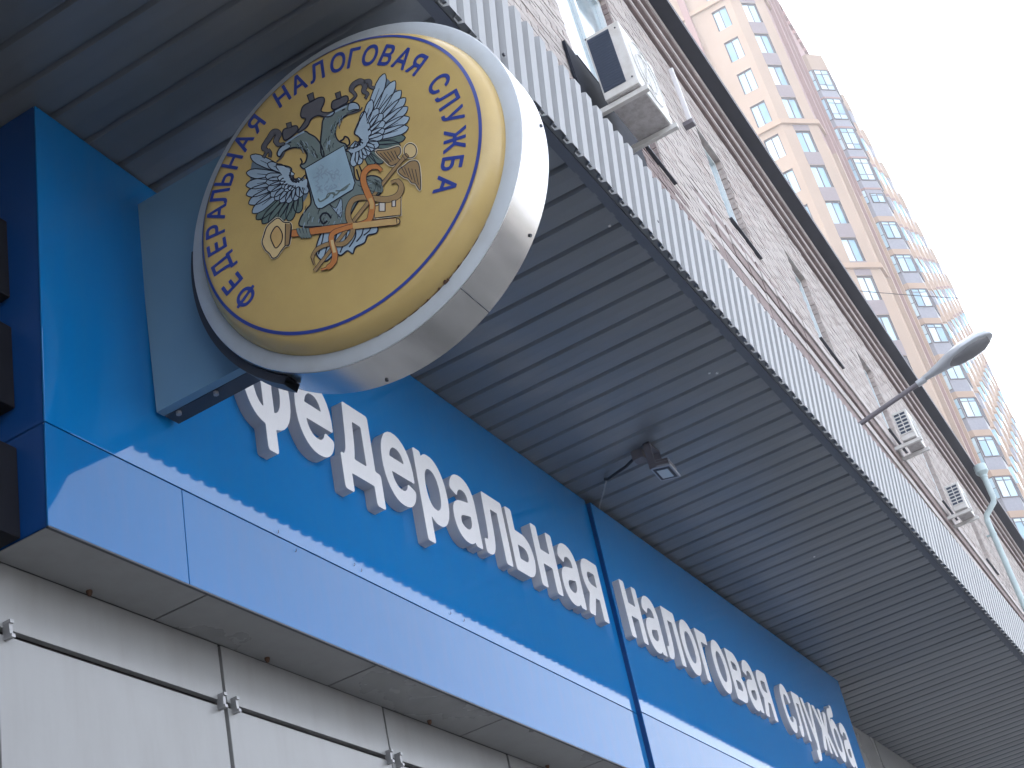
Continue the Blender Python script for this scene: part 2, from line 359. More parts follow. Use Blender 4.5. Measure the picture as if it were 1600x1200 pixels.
def facade_word(word, xa, xb, ypanel, depth, zbase, xheight, gap=.021):
    gl = [glyph_outline(c, .026) for c in word]; ws = [loops_bb(g_)[1] - loops_bb(g_)[0] for g_ in gl]
    kx = (xb - xa - gap * (len(word) - 1)) / sum(ws); x = xa; sz = xheight / XH
    back = ypanel + (zbase - ZM) * TILT + .003; th = depth
    for c, loops, wd in zip(word, gl, ws):
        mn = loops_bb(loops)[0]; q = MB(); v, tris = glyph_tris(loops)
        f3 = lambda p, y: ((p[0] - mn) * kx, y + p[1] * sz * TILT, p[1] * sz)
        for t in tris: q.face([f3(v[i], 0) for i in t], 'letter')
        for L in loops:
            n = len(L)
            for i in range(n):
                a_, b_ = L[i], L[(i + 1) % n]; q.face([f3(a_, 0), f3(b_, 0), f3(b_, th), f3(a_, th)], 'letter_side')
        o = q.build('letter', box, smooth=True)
        o.location = (x, back - th, zbase + random.uniform(-.002, .002)); x += wd * kx + gap
        o['label'] = 'raised white letter %s on the blue panel' % c
facade_word('федеральная', 2.318, 4.172, D, .034, 1.794, .197)
facade_word('налоговая', 4.318, 5.712, Y2, .028, 1.789, .1965)
facade_word('служба', 5.85, 6.772, Y2, .028, 1.789, .1965)
root_at(box, (X0, YW, ZB))
root_at(wall, (0, YW, GZ))

# ------------------------------------------------------------------ canopy of corrugated sheet
can = empty('canopy', 'grey corrugated metal canopy running above the sign box', 'canopy')
ZC = 2.297; YE = 0.80; YF = 0.772; PER = 0.1024; XC0, XC1 = 0.45, 62.0
def soffit_prof(x0, n):
    # one period: wide flat pan hanging low, narrow groove recessed upward
    pts = []
    for k in range(n):
        b = x0 + k * PER
        pts += [(b - .010, ZC), (b - .005, ZC + .011), (b + .004, ZC + .011), (b + .010, ZC), (b + .050, ZC - .0016)]
    pts.append((x0 + n * PER - .010, ZC)); return pts
NP = 11; x = 1.582 - PER * 22; k = 0
while x < XC1:
    q = MB(); dz = .0008 * (k % 2); pr = soffit_prof(x, NP); sm_ = ('soffit', 'soffit_b', 'soffit_c', 'soffit', 'soffit_c')[k % 5]
    for (xa, za), (xb, zb) in zip(pr[:-1], pr[1:]): q.face([(xa, YE, za - dz), (xa, YW + .3, za - dz), (xb, YW + .3, zb - dz), (xb, YE, zb - dz)], sm_)
    q.build('soffit_sheet', can, smooth=None); x += NP * PER; k += 1
FP = 0.0625
def fascia_sheet(x0, n, lap):
    q = MB(); pr = []
    for k in range(n):
        b = x0 + k * FP; pr += [(b, 0), (b + .006, -.0125), (b + .037, -.0125), (b + .043, 0)]
    pr.append((x0 + n * FP, 0))
    zb, zt = ZC - .004, 2.527
    f = lambda o, z: YF + o - lap - (z - zb) * .155
    for (xa, oa), (xb, ob) in zip(pr[:-1], pr[1:]):
        q.face([(xa, f(oa, zb), zb), (xb, f(ob, zb), zb), (xb, f(ob, zt), zt), (xa, f(oa, zt), zt)], 'fascia')
    o = q.build('fascia_sheet', can, smooth=None)
    sm = o.modifiers.new('thickness', 'SOLIDIFY'); sm.thickness = .0012; sm.offset = 1
    return o
# sheet joints where the photograph shows them: near x = 2.34 and x = 5.95, then regular
xs = [0.45, 2.325, 5.95, 9.6, 13.2, 16.8, 20.4, 24.0, 30.0, 36.0, 44.0, 52.0, 60.0]
for i, (a, b) in enumerate(zip(xs[:-1], xs[1:])):
    fascia_sheet(a, int(round((b - a) / FP)) + 1, .0025 * (i % 2))
box_obj('edge_trim', (XC0, YF + .006, ZC - .002), (XC1, YE + .004, ZC + .014), 'trim', can)
box_obj('edge_trim', (XC0, YF - .011, ZC + .003), (XC1, YF + .0055, ZC + .012), 'soffit', can)
box_obj('edge_trim', (XC0, YE - .03, ZC + .03), (XC1, YE + .03, ZC + .17), 'trim', can)
box_obj('roof_deck', (XC0, YF + .02, ZC + .175), (XC1, YW + .3, ZC + .21), 'deck', can)
for px, py in ((952, 352), (1108, 582), (1120, 582), (1272, 869)):
    p = on_z(px, py, ZC); q = MB(); q.tube([(p.x, p.y, ZC + .004), (p.x, p.y, ZC - .004)], .004, 'letter', 8); q.build('rivet', can)
for px, py in ((793, 82), (1030, 345)):
    p = on_y(px, py, .742); q = MB(); yq = YF - (p.z - ZC + .004) * .155; q.tube([(p.x, yq - .012, p.z), (p.x, yq - .017, p.z)], .0045, 'steel_dark', 8); q.build('screw', can)
root_at(can, (XC0, YW, ZC))

# ------------------------------------------------------------------ round projecting sign
rs = empty('round_sign', 'round yellow projecting sign with eagle crest in a metal drum', 'sign')
XF = 1.25 * D; CY, CZ = 0.516 * XF, 0.9555 * XF - .009; CZT = CZ + .009; RR = 0.1925 * XF; RA = 0.189 * XF; DEP = .0525 * XF
HD = .036; XFACE = XF - HD
def P(u, v, x): return (x, CY - u * RR, CZ + v * RR)       # u towards the street, v up, in radii
def lathe(prof, m, name, seg=128, parent=rs, smooth=True, a0=0, a1=2 * math.pi):
    q = MB(); full = abs(a1 - a0 - 2 * math.pi) < 1e-6; n = seg if full else seg + 1
    for i in range(seg):
        t0 = a0 + (a1 - a0) * i / seg; t1 = a0 + (a1 - a0) * (i + 1) / seg
        for (ra, xa), (rb, xb) in zip(prof[:-1], prof[1:]):
            pts = [P(ra * math.cos(t0), ra * math.sin(t0), xa), P(ra * math.cos(t1), ra * math.sin(t1), xa), P(rb * math.cos(t1), rb * math.sin(t1), xb), P(rb * math.cos(t0), rb * math.sin(t0), xb)]
            if ra < 1e-6: pts = pts[1:]
            if rb < 1e-6: pts = pts[:3]
            q.face(pts, m)
    return q.build(name, parent, smooth=smooth)
lathe([(.992, XF + .0012), (1.0, XF + .003), (1.0, XF + DEP), (.6, XF + DEP), (0, XF + DEP)], 'alu', 'drum')
lathe([(.905, XF + .012), (.905, XF + .001), (.912, XF - .001), (.99, XF - .001), (.9975, XF + .0008), (.9975, XF + .004)], 'ring', 'front_ring')
face_prof = [(.912, XF + .006), (.909, XF - .004), (.902, XF - .013), (.888, XF - .022), (.872, XF - .0285), (.855, XF - .0325), (.83, XF - .0352), (.80, XFACE), (.40, XFACE), (0, XFACE)]
face = lathe(face_prof, 'yellow', 'face')
# seam of the drum wrap and screws
def drum_pt(ang, x): return Vector((x, CY - math.cos(ang) * RR * 1.001, CZ + math.sin(ang) * RR * 1.001))
a = math.radians(-62); q = MB(); q.tube([drum_pt(a, XF + .002), drum_pt(a, XF + DEP - .001)], .0012, 'steel_dark', 6); q.build('drum_seam', rs)
for ad in (-2, -38, -97, -150, 40):
    p = drum_pt(math.radians(ad), XF + DEP * .86); d = (p - Vector((p.x, CY, CZ))).normalized(); q = MB(); q.tube([p - d * .003, p + d * .002], .0035, 'steel_dark', 8); q.build('screw', rs)
# rust and grime caught in the lower lip of the face
for ad, r, sz in ((-63.5, .915, .0052), (-62.6, .919, .003), (-66.2, .914, .0024), (-71, .915, .0016), (-57.5, .916, .0018)):
    t = math.radians(ad); p = Vector(P(r * math.cos(t), r * math.sin(t), XF - .0016)); q = MB()
    q.tube([p + Vector((0, 0, .002)), p + Vector((-.001, .004, -.002))], [sz, sz * .4], 'grime', 7); q.build('grime_spot', rs, smooth=True)
# dark run of dirt lying in the groove between face and ring
q = MB(); pts = []
for i in range(40):
    t = math.radians(-96 + i * 1.55); pts.append(P(.9135 * math.cos(t), .9135 * math.sin(t), XF - .0004))
q.tube(pts, [.0006 + .0012 * math.sin(math.pi * i / 39) * (.6 + .4 * math.sin(i * 2.1)) for i in range(40)], 'grime', 6); q.build('grime_line', rs, smooth=True)
# bracket: sheet plate, L-channel along its foot, dark band beside the drum
xb = 1.293 * D
zb0, zb1 = 1.0587 * D, 2.215
arcR = RR * 1.015; pts = []
for i in range(25):
    z = zb0 + (zb1 - zb0) * i / 24; dz = z - CZ; y = CY + math.sqrt(max(0, arcR * arcR - dz * dz)) if abs(dz) < arcR else CY; pts.append((y, z))
q = MB()
for (ya, za), (yb, zb) in zip(pts[:-1], pts[1:]):
    for x, fl in ((xb, 0), (xb + .022, 1)):
        c = [(x, D - .004, za), (x, ya, za), (x, yb, zb), (x, D - .004, zb)]; q.face(c if not fl else c[::-1], 'bracket')
    q.face([(xb, ya, za), (xb + .022, ya, za), (xb + .022, yb, zb), (xb, yb, zb)], 'bracket')
ya = pts[0][0]; q.face([(xb, D - .004, zb0), (xb + .022, D - .004, zb0), (xb + .022, ya, zb0), (xb, ya, zb0)], 'bracket')
ya = pts[-1][0]; q.face([(xb, D - .004, zb1), (xb, ya, zb1), (xb + .022, ya, zb1), (xb + .022, D - .004, zb1)], 'bracket')
q.face([(xb, D - .004, zb0), (xb, D - .004, zb1), (xb + .022, D - .004, zb1), (xb + .022, D - .004, zb0)], 'bracket')
q.build('bracket_plate', rs, smooth=None)
yo = CY + .10
q = MB(); q.box((xb + .023, yo, zb0 - .001), (xb + .065, D - .006, zb0 + .004), 'steel_dark'); q.box((xb + .0605, yo, zb0 + .0045), (xb + .065, D - .006, zb0 + .045), 'steel_dark'); q.box((xb + .023, yo, zb0 + .0045), (xb + .027, D - .006, zb0 + .03), 'steel_dark')
q.build('bracket_channel', rs)
for yy in (D - .035, D - .13, D - .25):
    q = MB(); q.tube([(xb + .03, yy, zb0 - .008), (xb + .03, yy, zb0 + .003)], .006, 'clip', 6); q.build('bolt', rs)
lathe([(1.003, XF + .018), (1.048, XF + .018), (1.048, XF + .06), (1.003, XF + .06), (1.003, XF + .018)], 'steel_dark', 'gap_band', 60, a0=math.radians(168), a1=math.radians(236))  # solid dark band stands in for the shaded gap round the drum
q = MB(); q.box((xb + .028, yo + .01, zb0 + .005), (xb + .055, CY + .2, zb0 + .12), 'steel_dark'); q.build('bracket_strut', rs)

# --- printed artwork on the flat front of the face: coordinates read off the photograph, cast onto the face plane
class Art(MB):
    layer = 0
def E2(p, x): v = on_x(370 + p[0] * .28329, 100 + p[1] * .28329, x); return v
def smooth_line(pts, n=6, closed=False):
    N = len(pts); out = []
    rng = range(N) if closed else range(N - 1)
    for i in rng:
        p0 = pts[(i - 1) % N] if closed or i > 0 else pts[0]; p1 = pts[i]; p2 = pts[(i + 1) % N]; p3 = pts[(i + 2) % N] if closed or i + 2 < N else pts[-1]
        for k in range(n):
            t = k / n; t2, t3 = t * t, t * t * t
            out.append(tuple(.5 * (2 * p1[j] + (p2[j] - p0[j]) * t + (2 * p0[j] - 5 * p1[j] + 4 * p2[j] - p3[j]) * t2 + (-p0[j] + 3 * p1[j] - 3 * p2[j] + p3[j]) * t3) for j in (0, 1)))
    if not closed: out.append(pts[-1])
    return out
LSTEP = .00022
def xl(layer): return XFACE - .0008 - layer * LSTEP
def fill(q, pts, m, layer):
    tri = tessellate_polygon([[Vector((x, y, 0)) for x, y in pts]]); x = xl(layer); c = [E2(p, x) for p in pts]
    for t in tri: q.face([c[i] for i in t], m)
def stroke(q, pts, wd, m, layer, closed=False):
    x = xl(layer); n = len(pts); L = []
    for i in range(n):
        a = pts[(i - 1) % n] if closed else pts[max(i - 1, 0)]; b = pts[(i + 1) % n] if closed else pts[min(i + 1, n - 1)]
        d = Vector((b[0] - a[0], b[1] - a[1])); d = d.normalized() if d.length > 1e-6 else Vector((1, 0)); nn = Vector((-d.y, d.x))
        ww = (wd[min(i * len(wd) // n, len(wd) - 1)] if isinstance(wd, (list, tuple)) else wd) * .5
        L.append((E2((pts[i][0] + nn.x * ww, pts[i][1] + nn.y * ww), x), E2((pts[i][0] - nn.x * ww, pts[i][1] - nn.y * ww), x)))
    for i in range(n if closed else n - 1): j = (i + 1) % n; q.face([L[i][0], L[j][0], L[j][1], L[i][1]], m)
def shape(q, pts, m, layer, ol=7, sm=True, halo=0, olm='ink'):
    p = smooth_line(pts, 5, True) if sm else pts
    if halo: stroke(q, p + p[:1], halo, 'ink_halo', layer - .5)
    fill(q, p, m, layer)
    if ol: stroke(q, p, ol, olm, layer + .5, True)
def ribbon(q, pts, wd, m, layer, ol=7, halo=0, olm='ink'):
    p = smooth_line(pts, 7)
    add = lambda e: [x + e for x in wd] if isinstance(wd, (list, tuple)) else wd + e
    if halo: stroke(q, p, add(halo), 'ink_halo', layer - .6)
    if ol: stroke(q, p, add(ol), olm, layer)
    stroke(q, p, wd, m, layer + .5)
def feather(q, root, tip, wd, m, layer):
    r, t = Vector(root), Vector(tip); d = t - r; L = d.length; d.normalize(); n = Vector((-d.y, d.x))
    prof = [(0, .30), (.25, .40), (.55, .50), (.78, .50), (.90, .38), (.97, .18), (1.0, 0)]
    pts = [r + d * L * a + n * wd * b for a, b in prof] + [r + d * L * a - n * wd * b for a, b in prof[-2::-1]]
    pts = [tuple(p) for p in pts]
    fill(q, pts, m, layer); stroke(q, pts, 5.5, 'ink', layer + .35, True)
    stroke(q, [tuple(r + d * L * .15), tuple(r + d * L * .5), tuple(r + d * L * .72)], [5, 4, 2.5], 'ink', layer + .4)
for nme, c in dict(f_dark=(.13, .18, .23), ink=(.018, .02, .036), ink_halo=(.62, .55, .42), f_blue=(.27, .36, .45), f_blue2=(.33, .43, .52), f_green=(.12, .175, .165), f_grey=(.10, .10, .115), body=(.16, .205, .20), shield=(.30, .43, .52), orange=(.48, .19, .065), gold=(.52, .35, .15), bronze=(.31, .21, .105), cream_ink=(.60, .46, .24), white_ink=(.55, .52, .48), ring_ink=(.03, .055, .27)).items():
    M[nme] = mat('print_' + nme, c, .3, var=.05, scale=20)
lw = [(75, 505), (52, 600), (50, 670), (52, 722), (65, 772), (85, 822)]; lg = [(107, 857), (140, 880), (178, 888), (235, 872), (285, 867), (337, 822)]
lw2 = [(170, 548), (158, 622), (160, 655), (168, 695), (185, 730), (210, 750), (240, 765), (280, 768), (320, 755), (350, 735), (387, 715)]
lw3 = [(217, 556), (225, 630), (238, 655), (250, 685), (265, 702), (290, 698), (320, 684), (350, 664)]
rw = [(817, 52), (874, 92), (907, 145), (932, 187), (944, 237), (952, 294), (947, 349)]; rg = [(930, 405), (902, 450)]
rw2 = [(745, 197), (780, 245), (805, 274), (817, 317), (815, 361), (807, 397), (785, 450), (757, 472), (730, 503), (705, 524), (675, 556), (640, 566)]
rw3 = [(705, 260), (730, 326), (740, 366), (730, 416), (715, 450), (690, 470), (660, 484), (628, 484)]
def lerp(a, b, t): return (a[0] + (b[0] - a[0]) * t, a[1] + (b[1] - a[1]) * t)
# left wing
q = MB()
fill(q, smooth_line([(90, 530), (170, 560), (300, 570), (296, 622), (325, 650), (365, 625), (400, 690), (345, 780), (200, 800), (110, 800), (75, 680)], 5, True), 'f_dark', 1)
for i, t in enumerate(lg): feather(q, lerp(t, (345, 650), .72), t, 50, 'f_green', 1.5 + .05 * i)
for i, t in enumerate(lw): feather(q, lerp(t, (330, 625), .78), t, 54, 'f_blue', 2.3 + .05 * i)
for i, t in enumerate(lw2): feather(q, lerp(t, (335, 622), .72), t, 42, 'f_blue', 3.3 + .05 * i)
for i, t in enumerate(lw3): feather(q, lerp(t, (330, 625), .85), t, 36, 'f_blue2', 4.6 + .05 * i)
ribbon(q, [(215, 556), (262, 560), (300, 575), (294, 612), (312, 645), (345, 645), (376, 612)], 7, 'ink', 6, 0)
shape(q, [(225, 566), (290, 578), (286, 612), (305, 650), (345, 655), (385, 635), (380, 680), (330, 672), (280, 660), (255, 620)], 'f_blue2', 5.6, 0)
q.build('eagle_wing', face, smooth=None)
# right wing
q = MB()
fill(q, smooth_line([(800, 80), (750, 200), (690, 280), (650, 370), (690, 420), (680, 455), (615, 470), (640, 540), (760, 480), (880, 420), (930, 300), (900, 180), (850, 100)], 5, True), 'f_dark', 1)
for i, t in enumerate([(806, 545), (752, 562)]): feather(q, lerp(t, (690, 450), .7), t, 46, 'f_green', 1.5 + .05 * i)
for i, t in enumerate(rg): feather(q, lerp(t, (680, 440), .72), t, 48, 'f_green', 1.8 + .05 * i)
for i, t in enumerate(rw[::-1]): feather(q, lerp(t, (675, 430), .78), t, 54, 'f_blue2', 2.3 + .05 * i)
for i, t in enumerate(rw2[::-1]): feather(q, lerp(t, (672, 425), .74), t, 42, 'f_blue2', 3.3 + .05 * i)
for i, t in enumerate(rw3[::-1]): feather(q, lerp(t, (668, 420), .85), t, 36, 'f_blue2', 4.6 + .05 * i)
shape(q, [(704, 275), (655, 380), (668, 400), (695, 420), (690, 445), (640, 470), (615, 475), (640, 490), (700, 460), (725, 410), (720, 350)], 'f_blue2', 5.6, 0)
ribbon(q, [(706, 258), (668, 330), (648, 380), (668, 398), (683, 418), (672, 448), (640, 462), (612, 462)], 7, 'ink', 6, 0)
q.build('eagle_wing', face, smooth=None)
# body, legs and tail
q = MB()
shape(q, [(440, 1000), (480, 915), (560, 880), (700, 880), (772, 895), (770, 932), (722, 945), (705, 985), (655, 1010), (640, 1046), (610, 1030), (575, 1055), (540, 1048), (490, 1088), (445, 1060)], 'f_blue2', 1.2, 8)
for a, b, c in (((480, 930), (470, 980), (450, 1050)), ((560, 900), (545, 960), (520, 1040)), ((610, 890), (600, 960), (570, 1040)), ((650, 890), (655, 950), (620, 1010)), ((700, 890), (690, 940), (660, 980)), ((740, 895), (730, 920), (700, 945)), ((525, 920), (500, 1000), (480, 1070))): ribbon(q, [a, b, c], 7, 'ink', 2.2, 0)
shape(q, [(380, 590), (430, 560), (600, 480), (640, 540), (660, 640), (740, 615), (800, 640), (792, 715), (740, 730), (680, 745), (628, 830), (592, 890), (470, 895), (352, 895), (352, 850), (385, 800), (410, 750)], 'body', 2.6, 8)
for i in range(46):
    x0 = 370 + random.random() * 260; y0 = 780 + random.random() * 105
    if x0 > 560: y0 -= (x0 - 560) * .9
    ribbon(q, [(x0, y0), (x0 - 6, y0 + 12), (x0 - 8, y0 + 26)], 3.2, random.choice(('ink', 'f_green', 'f_blue')), 3.4, 0)
for i in range(18):
    x0 = 665 + random.random() * 110; y0 = 630 + random.random() * 80
    ribbon(q, [(x0, y0), (x0 + 10, y0 + 8), (x0 + 24, y0 + 10)], 3.2, random.choice(('ink', 'f_green', 'f_blue')), 3.4, 0)
shape(q, [(510, 770), (545, 795), (575, 740), (582, 800), (572, 845), (540, 810)], 'f_blue', 3.8, 4)
ribbon(q, [(520, 850), (500, 825), (475, 825), (460, 850), (475, 880), (500, 865)], 10, 'ink', 3.8, 0)
ribbon(q, [(660, 580), (680, 640), (690, 600), (676, 562)], 8, 'ink', 3.8, 0)
for a in range(4): ribbon(q, [(335 + a * 18, 905), (345 + a * 17, 935), (365 + a * 14, 958)], 14, 'body', 9.0, 5)
for a in range(4): ribbon(q, [(750 + a * 13, 640 + a * 6), (775 + a * 8, 670 + a * 8), (765 + a * 8, 705)], 13, 'body', 9.0, 5)
q.build('eagle_body', face, smooth=None)
# two heads on long necks
q = MB()
shape(q, [(400, 385), (375, 372), (330, 400), (272, 432), (238, 462), (222, 495), (236, 512), (256, 488), (300, 464), (345, 462), (375, 476), (388, 505), (376, 545), (350, 558), (372, 578), (420, 560), (478, 515), (468, 455), (438, 408)], 'body', 2.9, 8)
shape(q, [(272, 440), (238, 465), (224, 495), (236, 508), (256, 482), (296, 455)], 'f_blue', 3.7, 4)
ribbon(q, [(262, 485), (250, 510), (225, 535), (218, 540)], [8, 7, 5, 3], 'f_grey', 3.7, 4)
ribbon(q, [(268, 438), (320, 402), (372, 372)], 9, 'f_blue', 4.2, 0); ribbon(q, [(285, 436), (300, 430)], 7, 'ink', 4.4, 0)
shape(q, [(480, 300), (540, 255), (600, 225), (640, 212), (668, 222), (674, 248), (640, 262), (608, 280), (568, 312), (546, 352), (546, 398), (566, 428), (600, 442), (608, 470), (540, 490), (475, 512), (462, 440), (468, 368)], 'body', 2.9, 8)
shape(q, [(618, 222), (645, 213), (668, 224), (674, 248), (645, 250), (615, 258)], 'f_blue', 3.7, 4)
ribbon(q, [(605, 275), (645, 268), (680, 255), (692, 238)], [8, 7, 5, 3], 'f_grey', 3.7, 4)
ribbon(q, [(485, 298), (545, 262), (605, 232)], 9, 'f_blue', 4.2, 0); ribbon(q, [(580, 256), (596, 248)], 7, 'ink', 4.4, 0)
for i in range(40):
    t = random.random(); a = lerp((330, 440), (450, 520), t); x0, y0 = a[0] + random.uniform(-18, 22), a[1] + random.uniform(-38, 10)
    ribbon(q, [(x0, y0), (x0 + 10, y0 + 12), (x0 + 14, y0 + 26)], 3, random.choice(('ink', 'f_green', 'f_blue')), 3.9, 0)
    a = lerp((570, 280), (495, 470), t); x0, y0 = a[0] + random.uniform(-24, 24), a[1] + random.uniform(-14, 10)
    ribbon(q, [(x0, y0), (x0 - 6, y0 + 14), (x0 - 4, y0 + 28)], 3, random.choice(('ink', 'f_green', 'f_blue')), 3.9, 0)
ribbon(q, [(352, 555), (360, 540), (350, 520)], 8, 'ink', 3.9, 0); ribbon(q, [(570, 425), (588, 415), (596, 400), (615, 410), (622, 440), (600, 455)], 9, 'ink', 3.9, 0)
q.build('eagle_head', face, smooth=None)
# crowns and ribbons
q = MB()
for pts in ([(252, 390), (258, 362), (285, 350), (322, 340), (336, 348), (332, 372), (292, 408), (264, 420)], [(352, 275), (366, 232), (410, 208), (450, 186), (480, 186), (481, 215), (465, 258), (500, 268), (538, 262), (522, 286), (482, 292), (450, 284), (412, 302), (388, 345), (345, 376), (338, 370), (380, 305), (358, 295)], [(522, 240), (528, 206), (560, 192), (596, 176), (613, 182), (611, 208), (582, 228), (540, 250)]): shape(q, pts, 'f_grey', 4.6, 7)
for pts in ([(272, 328), (300, 320), (303, 348), (279, 355)], [(387, 172), (421, 156), (428, 196), (401, 209)], [(542, 162), (570, 151), (576, 184), (552, 194)]): shape(q, pts, 'f_grey', 5.6, 6, sm=False)
ribbon(q, [(262, 440), (232, 444), (216, 425), (230, 385), (205, 375), (175, 415), (148, 460), (165, 480), (145, 518)], [14, 22, 26, 30, 28, 26, 24, 20, 12], 'f_grey', 4.6, 7)
ribbon(q, [(172, 470), (185, 490), (182, 515)], 14, 'f_grey', 4.6, 6)
ribbon(q, [(624, 208), (655, 175), (632, 142), (648, 112), (685, 96), (706, 120), (700, 150), (720, 165), (708, 192)], [10, 16, 24, 26, 28, 26, 22, 18, 10], 'f_grey', 4.6, 7)
ribbon(q, [(700, 100), (732, 95), (735, 122), (752, 132), (758, 122)], [20, 20, 16, 14, 10], 'f_grey', 4.6, 6)
q.build('crown', face, smooth=None)
# shield
q = MB()
shape(q, [(375, 575), (590, 450), (652, 655), (640, 692), (600, 716), (470, 796), (446, 796), (430, 772)], 'shield', 6.2, 6, sm=False)
for pts, wd in (([(448, 742), (462, 758), (500, 735), (520, 712), (545, 722), (570, 700), (625, 660)], 8), ([(490, 745), (505, 715), (540, 712), (530, 740)], 6), ([(545, 700), (590, 695), (615, 672)], 7)): ribbon(q, pts, wd, 'body', 7.2, 0)
for i in range(34):
    x0, y0 = 430 + random.random() * 150, 545 + random.random() * 140
    if y0 < 575 - (x0 - 375) * .58 + 30: continue
    ribbon(q, [(x0, y0), (x0 + random.uniform(-20, 20), y0 + 14), (x0 + random.uniform(-22, 22), y0 + 30)], random.uniform(3, 8), random.choice(('f_blue', 'f_blue', 'f_blue2')), 7.1, 0)
q.build('shield', face, smooth=None)
# staff with its own wings and two serpents
q = MB()
shape(q, [(768, 482), (830, 472), (893, 455), (902, 490), (886, 512), (900, 530), (882, 548), (850, 560), (812, 528)], 'bronze', 6.4, 5, halo=14)
shape(q, [(890, 590), (925, 560), (962, 535), (1004, 552), (1013, 692), (985, 660), (965, 655), (945, 632), (920, 622)], 'bronze', 6.4, 5, halo=14)
for i in range(5): ribbon(q, [(905 + i * 20, 565 + i * 4), (930 + i * 18, 610 + i * 14)], 4, 'ink', 7.3, 0)
for i in range(5): ribbon(q, [(790 + i * 20, 490 - i * 3), (840 + i * 12, 545 - i * 6)], 4, 'ink', 7.3, 0)
ribbon(q, [(428, 1142), (560, 972), (680, 820), (800, 666), (925, 512)], 17, 'bronze', 7.0, 6)
p = [(957 + 36 * math.cos(2 * math.pi * i / 18) * .95, 478 + 40 * math.sin(2 * math.pi * i / 18)) for i in range(18)]
shape(q, p, 'cream_ink', 8.2, 5, sm=False, halo=14); shape(q, [(912, 505), (935, 492), (950, 508), (932, 528)], 'bronze', 8.6, 4, sm=False)
q.build('winged_staff', face, smooth=None)
q = MB()
ribbon(q, [(850, 655), (885, 645), (908, 680), (885, 728), (825, 748), (765, 742), (690, 735), (640, 752), (616, 800), (616, 850), (640, 905), (628, 950), (585, 992), (505, 994), (445, 1020), (418, 1062), (428, 1108)], [16, 26, 30, 32, 32, 30, 28, 28, 28, 28, 26, 26, 24, 22, 20, 16, 8], 'bronze', 7.8, 6)
ribbon(q, [(798, 590), (775, 568), (735, 570), (704, 600), (698, 645), (718, 705), (744, 765), (742, 820), (715, 872), (600, 905), (530, 935), (524, 985), (540, 1040), (536, 1085), (508, 1120), (464, 1135)], [20, 26, 30, 30, 32, 34, 32, 30, 28, 24, 26, 28, 30, 30, 26, 10], 'orange', 8.6, 6)
ribbon(q, [(735, 740), (745, 770), (744, 800)], 20, 'gold', 9.4, 0); ribbon(q, [(524, 970), (532, 1010), (540, 1040)], 16, 'cream_ink', 9.4, 0)
q.build('serpent', face, smooth=None)
# key across the legs
q = MB()
shape(q, [(757, 786), (800, 770), (905, 735), (905, 834), (858, 838), (760, 850)], 'gold', 7.6, 6, sm=False, halo=14)
shape(q, [(785, 765), (818, 765), (818, 812), (785, 812)], 'white_ink', 8.5, 7, sm=False); shape(q, [(856, 755), (876, 750), (876, 785), (856, 787)], 'white_ink', 8.5, 6, sm=False)
ribbon(q, [(292, 936), (390, 925), (640, 894), (880, 868)], 36, 'orange', 8.0, 7)
ribbon(q, [(640, 894), (760, 881), (880, 868)], 33, 'gold', 8.9, 0)
p = [(882 + 18 * math.cos(math.pi * (i / 8 - .5)), 868 + 18 * math.sin(math.pi * (i / 8 - .5))) for i in range(9)]; shape(q, p, 'gold', 8.8, 5, sm=False)
shape(q, [(228, 850), (196, 868), (165, 900), (148, 950), (140, 985), (158, 1025), (180, 1045), (197, 1070), (222, 1062), (245, 1030), (268, 1002), (290, 992), (300, 886), (258, 872)], 'cream_ink', 8.2, 6, halo=12)
shape(q, [(222, 895), (244, 920), (252, 950), (244, 985), (216, 1015), (196, 985), (186, 950), (200, 915)], 'gold', 9.2, 6); shape(q, [(268, 880), (300, 886), (290, 994), (266, 1000)], 'bronze', 9.2, 5, sm=False)
q.build('key', face, smooth=None)
# blue ring line
def face_x(r):
    pr = sorted((rr, xx) for rr, xx in face_prof if xx < XF)
    for (ra, xa), (rb, xb_) in zip(pr[:-1], pr[1:]):
        if ra <= r <= rb: return xa + (xb_ - xa) * (r - ra) / (rb - ra)
    return XF
q = MB(); n = 160; cu, cv, ri_, ro_ = -.016, .022, .836, .853
def rp_(rad, t):
    u, v = cu + rad * math.cos(t), cv + rad * math.sin(t); return P(u, v, face_x(math.hypot(u, v)) - .0012)
for i in range(n):
    t0, t1 = 2 * math.pi * i / n, 2 * math.pi * (i + 1) / n
    q.face([rp_(ri_, t0), rp_(ro_, t0), rp_(ro_, t1), rp_(ri_, t1)], 'ring_ink')
q.build('ring_line', face, smooth=None)
